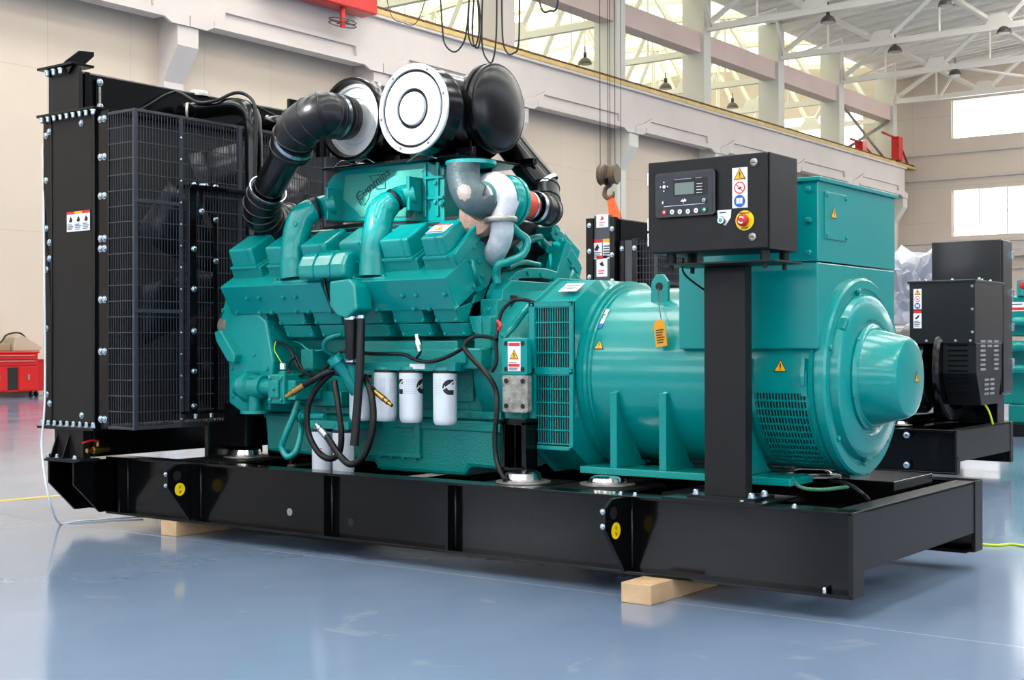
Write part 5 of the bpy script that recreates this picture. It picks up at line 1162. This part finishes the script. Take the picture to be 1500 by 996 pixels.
bolt(tbx, [(tb[0]-.02, 5.3, ta[2]-.05-i*.17) for i in range(3)]+[(ta[0]+.02+i*.11, 5.3, tcn[2]+.02) for i in range(5)], (0, -1, 0), .008, GR)
q = (-1.66, 5.299, 1.359); safety(tbx, (q[0], 5.2995, q[2]), .062, .155)
q = (-1.661, 5.299, 1.225); c = Card((q[0], 5.2995, q[2]-.012), (1, 0, 0), (0, 0, 1), CM); c.rect(-.031, .031, -.075, .06, PAPER); c.rect(-.031, .031, .038, .06, REDI); c.poly([(-.02, -.0), (-.004, .014), (.018, .03), (.01, .005), (-.01, -.008)], INK); c.lines(-.024, .024, -.065, -.015, 4, INK); c.done('hazard_label', tbx)
zc2 = .84; yc2 = G0+.68+.05
MB().lathe((GXr-1.5, yc2, zc2), (1, 0, 0), [(0, 0), (0, .34), (.9, .34), (.92, .36), (1.02, .36), (1.02, .33), (1.10, .31), (1.10, 0)], 48).build('barrel', bpy.data.materials['black_enamel'], g2)
bp_ = (-1.6, 6.101, 0.71)
# end cover with louvres facing +X and its bevelled near side
ex0 = GXr-.42; ex1 = tb[0]
ya_, yb_ = 5.32, 5.94
cov = MB().prism([(ya_, tcn[2]), (yb_, tcn[2]), (yb_, .78), (yb_-.1, .56), (ya_+.12, .56), (ya_, .80)], 'x', ex1-.25, ex1+.002).build('end_cover', POWDER, g2, .004)
mb = MB()
for r_, z in enumerate([1.03, .995, .96, .925, .89, .855, .82]):
    for cidx in ((0, 1, 2) if r_ < 2 else (0, 2)):
        y = ya_+.10+cidx*.16; mb.prism([(y, z), (y+.10, z), (y+.10, z+.016), (y, z+.016)], 'x', ex1+.002, ex1+.008)
for z in (.74, .705, .67, .635):
    for cidx in (0, 1): y = ya_+.19+cidx*.13; mb.prism([(y, z), (y+.09, z), (y+.09, z+.016), (y, z+.016)], 'x', ex1+.002, ex1+.008)
mb.build('louvre', mat('light_louvre', (150, 150, 152), .5), cov)
mb = MB()
for i in range(12): z = 1.04-i*.038; mb.box(ex1-.21, ex1-.06, ya_-.006, ya_, z, z+.012)
mb.build('louvre', BLACK, cov)
MB().lathe((ex1-.30, yc2, zc2), (1, 0, 0), [(0, .34), (0, .40), (.03, .41), (.05, .40), (.05, .33)], 48).build('end_bell', BLACK, g2)
gb(GXr-1.45, GXr-.5, G0+.36, G0+1.1, .42, .47, 'foot_plate'); gb(GXr-1.0, GXr-.97, G0+.38, G0+.6, .47, .72, 'foot_rib')
gb(GXr-1.3, GXr-.6, G0+.4, G0+1.05, .39, .42, 'foot_spacer')
mount(((-1.78, 5.3, 0.518)[0], 5.3), .40, 'small silver mount under the black alternator', .04, .05)
MB().tube([(ex1-.02, 5.55, .58), (ex1+.01, 5.6, .50), (ex1+.03, 5.62, .41)], .008, 8).build('earth_cable', YGW, g2)
# tall cabinet on the same skid
k2 = root('control_cabinet', (GXr-.3, 6.0, .40), 'tall plain black switch cabinet behind the black alternator', 'control cabinet')
ka = (-1.795, 5.99, 1.831); kb = (-1.245, 5.99, 1.837); kc = (-1.162, 5.99, 1.817)
cab = MB().box(ka[0], kb[0], 6.0, 6.25, .62, kb[2]).build('enclosure', bpy.data.materials['black_enamel'], k2, .005)
MB().box(ka[0], kb[0]-.04, 6.02, 6.2, .40, .62).build('plinth', BLACK, k2, .003)
MB().box(kb[0]+.001, kb[0]+.012, 6.01, 6.24, .64, kb[2]-.01).build('cabinet_door', bpy.data.materials['black_enamel'], k2, .003)
for z in (1.72, 1.42, 1.15, .87): MB().box(kb[0]+.012, kb[0]+.03, 6.19, 6.24, z-.03, z+.03).build('hinge', ZINC, k2, .002)
# radiator of the second set
r2 = root('radiator', (GXr-3.1, G0+.68, .42), 'smaller black radiator with pasted warning labels, seen behind the teal alternator', 'radiator')
ra0 = (-4.376, 4.9, 2.111)
X0r, X1r = (-4.37, 4.9, 1.866)[0], (-4.102, 4.9, 1.853)[0]
zt2 = (-4.252, 4.9, 2.098)[2]
mb = MB(); mb.box(X0r-.02, X0r+.05, 4.88, 4.94, .5, zt2); mb.box(X1r-.05, X1r, 4.88, 4.94, .5, zt2); mb.build('side_flange', BLACK, r2, .003)
MB().box(X0r+.05, X1r-.05, 4.90, 4.93, .5, zt2+.02).build('side_plate', mat('brushed_black_plate', (70, 72, 78), .35), r2, .002)
MB().box(X0r, X1r, 4.94, 6.3, .45, zt2-.01).build('core', BLACK, r2, .005)
xb = (-4.082, 4.9, 1.852)[0]
mb = MB(); mb.box(xb-.01, xb+.045, 4.93, 4.98, .5, (-4.082, 4.9, 1.898)[2]); mb.box(xb+.12, xb+.17, 4.93, 4.98, .5, (-4.082, 4.9, 1.91)[2]); mb.build('guard_post', BLACK, r2, .002)
MB().box(xb+.045, xb+.12, 4.94, 4.97, .5, (-4.082, 4.9, 1.898)[2]).build('guard_plate', bpy.data.materials['brushed_black_plate'], r2)
gx = xb+.35
mb = MB(); guard(mb, 'x', gx, 4.93, 6.2, .6, (-3.947, 4.9, 1.892)[2], pitch=.03, w=.005, hs=[.6+i*.06 for i in range(22)])
guard(mb, 'y', 4.93, xb+.17, gx, .6, (-3.947, 4.9, 1.892)[2], pitch=.03, w=.005, hs=[.6+i*.06 for i in range(22)]); mb.build('guard_mesh', SPARK, r2)
mb = MB(); zz_ = (-3.947, 4.9, 1.892)[2]; mb.box(gx-.01, gx+.012, 4.92, 4.945, .5, zz_); mb.box(gx, gx+.01, 4.93, 6.2, zz_-.02, zz_); mb.box(gx, gx+.012, 4.93, 6.2, 1.52, 1.55); mb.build('guard_frame', SPARK, r2)
MB().box(xb+.17, gx-.02, 5.0, 6.2, .6, zz_-.03).build('guard_dark_core', DARK, r2)
MB().box(X1r-.01, X1r+.03, 4.95, 6.3, 1.75, zt2-.02).build('header_tank', BLACK, r2, .004)
bolt(r2, [(X0r+.015, 4.88, zt2-.06-i*.22) for i in range(5)]+[(X1r-.025, 4.88, zt2-.1-i*.22) for i in range(5)]+[(xb+.02, 4.93, 1.83), (xb+.145, 4.93, 1.83), (xb+.02, 4.93, 1.5), (xb+.145, 4.93, 1.5)], (0, -1, 0), .016)
xm = (X0r+X1r)/2
c = Card((xm, 4.8995, (-4.28, 4.9, 1.827)[2]), (1, 0, 0), (0, 0, 1), CM); c.rect(-.10, -.005, -.08, .09, PAPER); c.rect(.005, .1, -.08, .09, PAPER); c.rect(-.10, -.005, .06, .09, REDI); c.rect(.005, .1, .06, .09, WARN)
c.poly([(-.08, 0), (-.05, .05), (-.03, .02), (-.05, -.01)], INK); c.lines(-.09, -.015, -.07, -.015, 3, INK); c.lines(.015, .09, -.07, .04, 5, INK); c.done('hazard_label', r2)
c = Card((xm, 4.8995, (-4.281, 4.9, 1.687)[2]), (1, 0, 0), (0, 0, 1), CM); c.rect(-.06, .05, -.09, .09, PAPER); c.rect(-.06, .05, .065, .09, REDI); c.poly([(-.03, .02), (0, .04), (.02, .0), (-.01, 0)], INK); c.lines(-.04, .03, -.07, -.03, 2, REDI); c.done('hazard_label', r2)
c = Card((xm, 4.8995, (-4.279, 4.9, 2.065)[2]), (1, 0, 0), (0, 0, 1), CM); c.rect(-.06, .06, -.05, .06, PAPER); c.lines(-.03, .03, -.04, .0, 2, REDI); c.poly([(-.02, .01), (.0, .05), (.02, .02)], REDI); c.done('hazard_label', r2)
c = Card((gx-.0, 4.919, (-3.914, 4.9, 1.885)[2]), (1, 0, 0), (0, 0, 1), CM); c.rect(-.01, .07, -.05, .06, PAPER); c.poly([(.01, .0), (.04, .04), (.05, .01)], REDI); c.done('hazard_label', r2)
# ------------------------------------------------------------------ wrapped engine, teal engine further off
import bmesh
def blob(name, m, lab, cat, cx, cy, z0, sx, sy, sz, seed, amp):
    bm = bmesh.new(); bmesh.ops.create_icosphere(bm, subdivisions=5, radius=1)
    from mathutils import noise
    for v in bm.verts:
        p = v.co.copy(); q = Vector([math.copysign(abs(c_)**.55, c_) for c_ in p]); q = q.normalized()*(q.length**.4)
        d = 1+amp*noise.noise(p*2.2+Vector((seed, 0, 0)))+amp*.9*abs(noise.noise(p*7+Vector((seed, 3, 0))))+amp*.45*abs(noise.noise(p*17))
        v.co = Vector((q.x*sx*d, q.y*sy*d, max(-sz, q.z*sz*d)))
    me = bpy.data.meshes.new(name); bm.to_mesh(me); bm.free(); me.materials.append(m)
    o = bpy.data.objects.new(name, me); COL.objects.link(o); o.location = (cx, cy, z0+sz)
    return o
wr_ = (-3.034, 9, 1.934); wl = (-2.986, 9, 1.365)
w_ = blob('wrapped_engine', PLAST, '', '', (-2.909, 8.5, 1.732)[0]-.05, 8.5, .15, .62, .8, .86, 4, .30)
tag(w_, 'machine wrapped in crumpled silver-grey plastic film, beside the tall black cabinet', 'wrapped machine')
MB().box((-2.909, 8.5, 1.732)[0]-.65, (-2.909, 8.5, 1.732)[0]+.5, 7.8, 9.2, 0, .16).build('pallet', WOOD, None, .005, 'timber pallet under the machine wrapped in plastic film', 'pallet')
ge = root('engine', (-.9, 11.0, 0), 'teal engine standing far behind the black cabinet, cut by the photo edge', 'engine')
q = (-2.493, 10.5, 0.29)
gx0 = (-2.519, 10.5, 1.045)[0]
def ge_(x0, x1, y0, y1, z0, z1, nm, m=TEAL): return MB().box(x0, x1, y0, y1, z0, z1).build(nm, m, ge, .02)
ge_(gx0-.1, gx0+1.3, 10.5, 11.4, .35, 1.05, 'engine_block', TEALC); ge_(gx0-.05, gx0+1.25, 10.45, 11.4, 1.1, 1.38, 'cylinder_head'); ge_(gx0+.02, gx0+1.2, 10.6, 11.3, 1.38, 1.55, 'rocker_cover')
MB().box(gx0-.2, gx0+1.4, 10.4, 11.5, 0, .14).build('pallet', POWDER, None, .005, 'dark pallet below the distant teal engine', 'pallet')
ge_(gx0, gx0+1.1, 10.5, 11.3, .14, .35, 'sump', TEALC)
for i, (z, r_) in enumerate(((1.22, .05), (.95, .06), (.7, .05))): MB().tube([(gx0-.05, 10.42, z), (gx0+.2, 10.36, z+.04), (gx0+.5, 10.42, z-.04)], r_, 14).build('coolant_pipe', TEAL, ge)
MB().cyl((gx0+.12, 10.6, 1.55), (gx0+.12, 10.6, 1.72), .05, 16).build('oil_filler', TEAL, ge); MB().cyl((gx0+.12, 10.6, 1.66), (gx0+.22, 10.5, 1.68), .045, 12).build('filler_cap', REDI, ge)
qq = (-2.402, 10.43, 1.427); c = Card((qq[0], 10.43, qq[2]), (1, 0, 0), (0, 0, 1), CM); c.rect(-.09, .12, -.05, .05, PAPER); c.rect(-.07, .1, -.04, -.01, REDI); c.lines(-.07, .1, .01, .04, 1, INK); c.done('name_label', ge)
# ------------------------------------------------------------------ crane hook with its sling
HY = 6.0; hk = Vector((-4.861, 6, 2.622))
ho = root('crane_hook', hk, 'crane hook block hanging on steel ropes above the smaller black radiator', 'crane hook')
for dx in (-.056, .056):
    MB().lathe((hk.x+dx*1.0, HY-.02+dx*.2, hk.z), (1, .2, 0), [(-.035, 0), (-.035, .09), (-.025, .10), (-.012, .088), (.012, .088), (.025, .10), (.035, .09), (.035, 0)], 28).build('sheave', IRON, ho)
MB().lathe((hk.x, HY, hk.z-.03), (0, 0, -1), [(0, 0), (0, .03), (.08, .022), (.08, 0)], 14).build('swivel', INK, ho)
q = Vector((hk.x, HY, hk.z-.10)); MB().tube([q, q+Vector((-.045, 0, -.03)), q+Vector((-.055, 0, -.085)), q+Vector((-.01, 0, -.125)), q+Vector((.04, 0, -.10)), q+Vector((.045, 0, -.06))], [.02, .02, .024, .022, .016, .008], 12).build('hook', IRON, ho)
for dx, dy in ((-.105, 0), (-.03, .02), (-.015, .03), (.06, .0)): MB().tube([(hk.x+dx, HY+dy, hk.z+.02), (hk.x+dx*1.05, HY+dy, 14.2)], .0035, 6, 0).build('wire_rope', WIREM, ho)
MB().tube([(hk.x+.105, HY, 14.2), (hk.x+.125, HY, 3.2), (hk.x+.12, HY, 1.95)], .003, 6, 0).build('pendant_cable', INK, ho)
sb = (X1r-.06, 4.98)
mb = MB()
for s_ in (-1, 1): mb.tube([(hk.x-.012, HY, hk.z-.205), (hk.x+s_*.01, HY-.5, (hk.z-.2+zt2)/2+.02), (hk.x+s_*.05, HY-1.0, zt2-.01)], .024, 8, 3)
slp = (-4.787, 6, 2.205)
mb = MB(); a0_ = Vector((hk.x, HY, hk.z-.19)); mb.add([tuple(a0_+Vector((-.03, -.01, 0))), tuple(a0_+Vector((.03, -.01, 0))), (slp[0]+.06, HY-.05, slp[2]-.05), (slp[0]-.045, HY-.05, slp[2]-.05), tuple(a0_+Vector((-.03, .02, 0))), tuple(a0_+Vector((.03, .02, 0))), (slp[0]+.06, HY+.05, slp[2]-.05), (slp[0]-.045, HY+.05, slp[2]-.05)], [(0,1,2,3), (4,7,6,5), (0,4,5,1), (1,5,6,2), (2,6,7,3), (3,7,4,0)])
mb.build('lifting_sling', SLINGM, None, .006, 'bright orange webbing sling on the crane hook', 'sling')
# ------------------------------------------------------------------ crane beam fittings and cables
p = (-22, 20.589, 9.939); MB().box(-21.75, -21.2, 17.2, (-21.2, 20.699, 9.453)[1], 9.45, 10.6).build('crane_carriage', RED, None, .03, 'red steel crane carriage on the beam rail above the radiator', 'crane carriage')
q = (-21.4, 19.633, 9.086)
r_ = root('valve_wheel', q, 'red bracket with wire wheel hanging below the red crane carriage', 'bracket')
MB().cyl((q[0], q[1], q[2]-.12), (q[0], q[1], 9.44), .07, 10).build('bracket_stem', RED, r_)
mb = MB()
for z in (q[2]-.05, q[2]+.04): mb.tube([(q[0]+.0+.2*math.cos(i*PI/8), q[1]+.45*math.sin(i*PI/8), z) for i in range(17)], .012, 6, 1)
mb.tube([(q[0]-.2, q[1], q[2]), (q[0]+.2, q[1], q[2])], .012, 6, 0); mb.tube([(q[0], q[1]-.45, q[2]), (q[0], q[1]+.45, q[2])], .012, 6, 0)
mb.build('wire_ring', WIREM, r_)
for a, lab in (((-21.9, 58.774, 10.38), 'red buffer post at the end of the crane rail'), ((-22.1, 54.729, 10.157), 'small red buffer on the crane rail before the cross brace')):
    big = a[1] > 57; r_ = root('rail_buffer', (a[0], a[1], 9.93), lab, 'rail buffer', 'red rail buffers'); h = 1.15 if big else .45
    MB().box(a[0]-.2, a[0]+.2, a[1]-.25, a[1]+.25, 9.93, 9.93+h).build('post', RED, r_, .02)
    mb = MB(); mb.tube([(a[0], a[1], 9.93+h*.95), (a[0], a[1]-1.9 if big else a[1]-1.2, 9.93+h)], .06, 6, 0); mb.tube([(a[0], a[1]+.1, 9.9+h), (a[0], a[1]+1.4, 9.95)], .05, 6, 0); mb.build('arm', RED, r_)
for lab, P_, rr_ in (('black cable looping low from the roof before the white wall above the crane beam', [(-9.439, 9, 5.601), (-9.381, 9, 5.23), (-9.335, 9, 4.997), (-9.184, 9, 4.878), (-9.046, 9, 4.949), (-8.965, 9, 5.17), (-8.896, 9, 5.516)], .012),
                ('bundle of thin black cables hung in tight loops above the air cleaners', [(-8.935, 9.05, 5.533), (-8.982, 9.05, 5.137), (-8.88, 9.05, 4.918), (-8.801, 9.05, 5.111), (-8.822, 9.05, 5.515), (-8.767, 9.05, 5.151), (-8.824, 9.05, 4.892), (-8.914, 9.05, 5.083), (-8.856, 9.05, 5.52)], .012),
                ('long black cable hanging down to the top of the domed air cleaner cap', [(-8.547, 9.1, 5.482), (-8.56, 9.1, 5.042), (-8.616, 9.1, 4.714), (-8.706, 9.1, 4.725), (-8.795, 9.1, 4.986), (-8.771, 9.1, 5.517)], .012),
                ('black cable in one wide loop between two white columns', [(-8.507, 9.15, 5.487), (-8.498, 9.15, 5.043), (-8.432, 9.15, 4.804), (-8.323, 9.15, 4.772), (-8.235, 9.15, 4.918), (-8.222, 9.15, 5.442)], .012),
                ('short black cable sagging near the top of the photo', [(-8.021, 9.2, 5.421), (-7.915, 9.2, 5.3), (-7.777, 9.2, 5.245), (-7.672, 9.2, 5.289), (-7.609, 9.2, 5.357)], .013),
                ('thin black cable drooping beside the red crane carriage', [(-10.629, 9.2, 5.828), (-10.477, 9.2, 5.615), (-10.252, 9.2, 5.459), (-9.98, 9.2, 5.447), (-9.701, 9.2, 5.683)], .006)):
    P_ = [Vector((a, b, c_+(.4 if i in (0, len(P_)-1) else 0))) for i, (a, b, c_) in enumerate(P_)]
    MB().tube(P_, rr_, 6).build('hanging_cable', INK, None, label=lab, cat='cable', group='cables hung under the roof')
# ------------------------------------------------------------------ tool cabinets by the wall
def toolcab(y0, y1, x0, lab, h=.88, junk=True, dr_=True):
    r_ = root('tool_cabinet', (x0-.3, (y0+y1)/2, 0), lab, 'tool cabinet')
    MB().box(x0-.6, x0, y0, y1, .12, h).build('cabinet_body', RED, r_, .015)
    MB().box(x0-.62, x0+.02, y0-.02, y1+.02, h, h+.04).build('cabinet_top', RED, r_, .01)
    if dr_:
        for i, (z0_, z1_) in enumerate(((h-.12, h-.03), (h-.24, h-.14))): 
            d_ = MB().box(x0, x0+.02, y0+.03, y1-.03, z0_, z1_).build('drawer', RED, r_, .006); MB().box(x0+.02, x0+.035, y0+.1, y1-.1, z1_-.02, z1_-.005).build('handle', STEEL, d_)
        for a_, b_ in ((y0+.03, y0+(y1-y0)*.36), (y0+(y1-y0)*.60, y1-.03)):
            d_ = MB().box(x0, x0+.02, a_, b_, .15, h-.26).build('door', RED, r_, .006); MB().box(x0+.02, x0+.04, (a_+b_)/2-.02, (a_+b_)/2+.02, .36, .46).build('handle', STEEL, d_)
        MB().box(x0, x0+.004, y0+(y1-y0)*.38, y0+(y1-y0)*.58, .16, h-.28).build('open_bay', DARK, r_)
    for y_ in (y0+.12, y1-.12): MB().cyl((x0-.06, y_-.02, .06), (x0-.06, y_+.02, .06), .06, 14).build('caster', INK, r_)
    return r_
tx = WX+.9
ya = (-21.7, 10.337, 0.318)[1]; yb = (-21.7, 11.185, 0.298)[1]
toolcab(ya-.25, yb, tx, 'red roller tool cabinet against the beige wall with things lying on top')
toolcab(yb+.04, yb+.5, tx-.25, 'narrow red cabinet beside the red roller tool cabinet', .72, dr_=False)
MB().prism([(yb-.5, .925), (yb+.1, .925), (yb+.18, 1.0), (yb-.3, 1.25), (yb-.45, 1.2)], 'x', tx-.5, tx-.1).build('cardboard_box', mat('cardboard', (178, 160, 138), .8), None, .02, 'crushed brown cardboard box on the red tool cabinet', 'cardboard box')
MB().box(tx-.5, tx-.1, ya-.1, ya+.3, .925, 1.08).build('parts_carton', mat('carton', (150, 130, 100), .8), None, .02, 'small tan carton on the red tool cabinet', 'carton')
mb = MB(); mb.tube([(tx-.3, yb-.9, .95), (tx-.2, yb-.7, 1.1), (tx-.3, yb-.5, 1.25), (tx-.3, yb-.2, 1.28), (tx-.25, yb+.0, 1.05)], .02, 6); mb.build('coiled_cord', INK, None, label='black cord lying over the box on the red tool cabinet', cat='cord')
# painted floor lines and the cord on the floor
LINE = mat('yellow_floor_paint', (220, 175, 70), .5, vary=.1)
a = (-6.044, 0.386, 0); b = (-6.012, 0.751, 0); d = Vector((b[0]-a[0], b[1]-a[1], 0)).normalized(); n_ = Vector((-d.y, d.x, 0))*.04
A_, B_ = Vector(a)-d*4, Vector(b)+d*9
mb = MB(); mb.prism([tuple((A_-n_)[:2]), tuple((B_-n_)[:2]), tuple((B_+n_)[:2]), tuple((A_+n_)[:2])], 'z', .0002, .0022); mb.build('floor_line', LINE, kind='structure')
MB().tube([(-0.212, 2.17, 0.006), (-0.133, 2.169, 0.006), (-0.092, 2.256, 0.006), (-0.016, 2.225, 0.006), (0.104, 2.146, 0.006)], .007, 8).build('floor_cord', YGW, None, label='yellow and green cord lying on the blue floor past the big skid', cat='cord')

# ------------------------------------------------------------------ light
def area(name, loc, rot, sx, sy, power, col=(1, 1, 1)):
    l = bpy.data.lights.new(name, 'AREA'); l.shape = 'RECTANGLE'; l.size = sx; l.size_y = sy; l.energy = power; l.color = col
    o = bpy.data.objects.new(name, l); COL.objects.link(o); o.location = loc; o.rotation_euler = rot; return o
w = bpy.data.worlds.new('daylight'); S.world = w; w.use_nodes = True
bg = w.node_tree.nodes['Background']; bg.inputs[0].default_value = (.75, .87, 1, 1); bg.inputs[1].default_value = 1.2
# added spots standing in for sun on the air cleaner end and cast panel
def spot(name, loc, tgt, ang, power, blend=.15, rad=.06):
    l = bpy.data.lights.new(name, 'SPOT'); l.energy = power; l.spot_size = math.radians(ang); l.spot_blend = blend; l.shadow_soft_size = rad
    o = bpy.data.objects.new(name, l); COL.objects.link(o); o.location = loc
    o.rotation_euler = (Vector(tgt)-Vector(loc)).to_track_quat('-Z', 'Y').to_euler(); return o
spot('sun_patch_spot', (-6., -12., 8.2), (-2.45, .3, 1.98), 3.9, 9500)
spot('sun_patch_spot', (-6.4, -12., 8.2), (-2.72, .44, 1.83), 1.5, 9000, .35)
# ------------------------------------------------------------------ camera
cam = bpy.data.cameras.new('camera'); co = bpy.data.objects.new('camera', cam); COL.objects.link(co); S.camera = co
cam.sensor_width = 36; cam.lens = 47.1038; cam.clip_end = 300; cam.clip_start = .05
co.matrix_world = Matrix([[0.802322, 0.004402, 0.596875, 1.934146], [0.596886, -0.001434, -0.802325, -4.683138], [-0.002676, 0.999989, -0.003778, 1.018879], [0.0, 0.0, 0.0, 1.0]])
cam.dof.use_dof = False
vs_ = S.view_settings; vs_.view_transform = 'Standard'; vs_.look = 'None'; vs_.exposure = 0.55; vs_.gamma = 1; vs_.use_curve_mapping = False
S.cycles.use_denoising = True
S.cycles.max_bounces = 8; S.cycles.diffuse_bounces = 4; S.cycles.glossy_bounces = 4; S.cycles.sample_clamp_indirect = 6
S.cycles.caustics_reflective = False; S.cycles.caustics_refractive = False
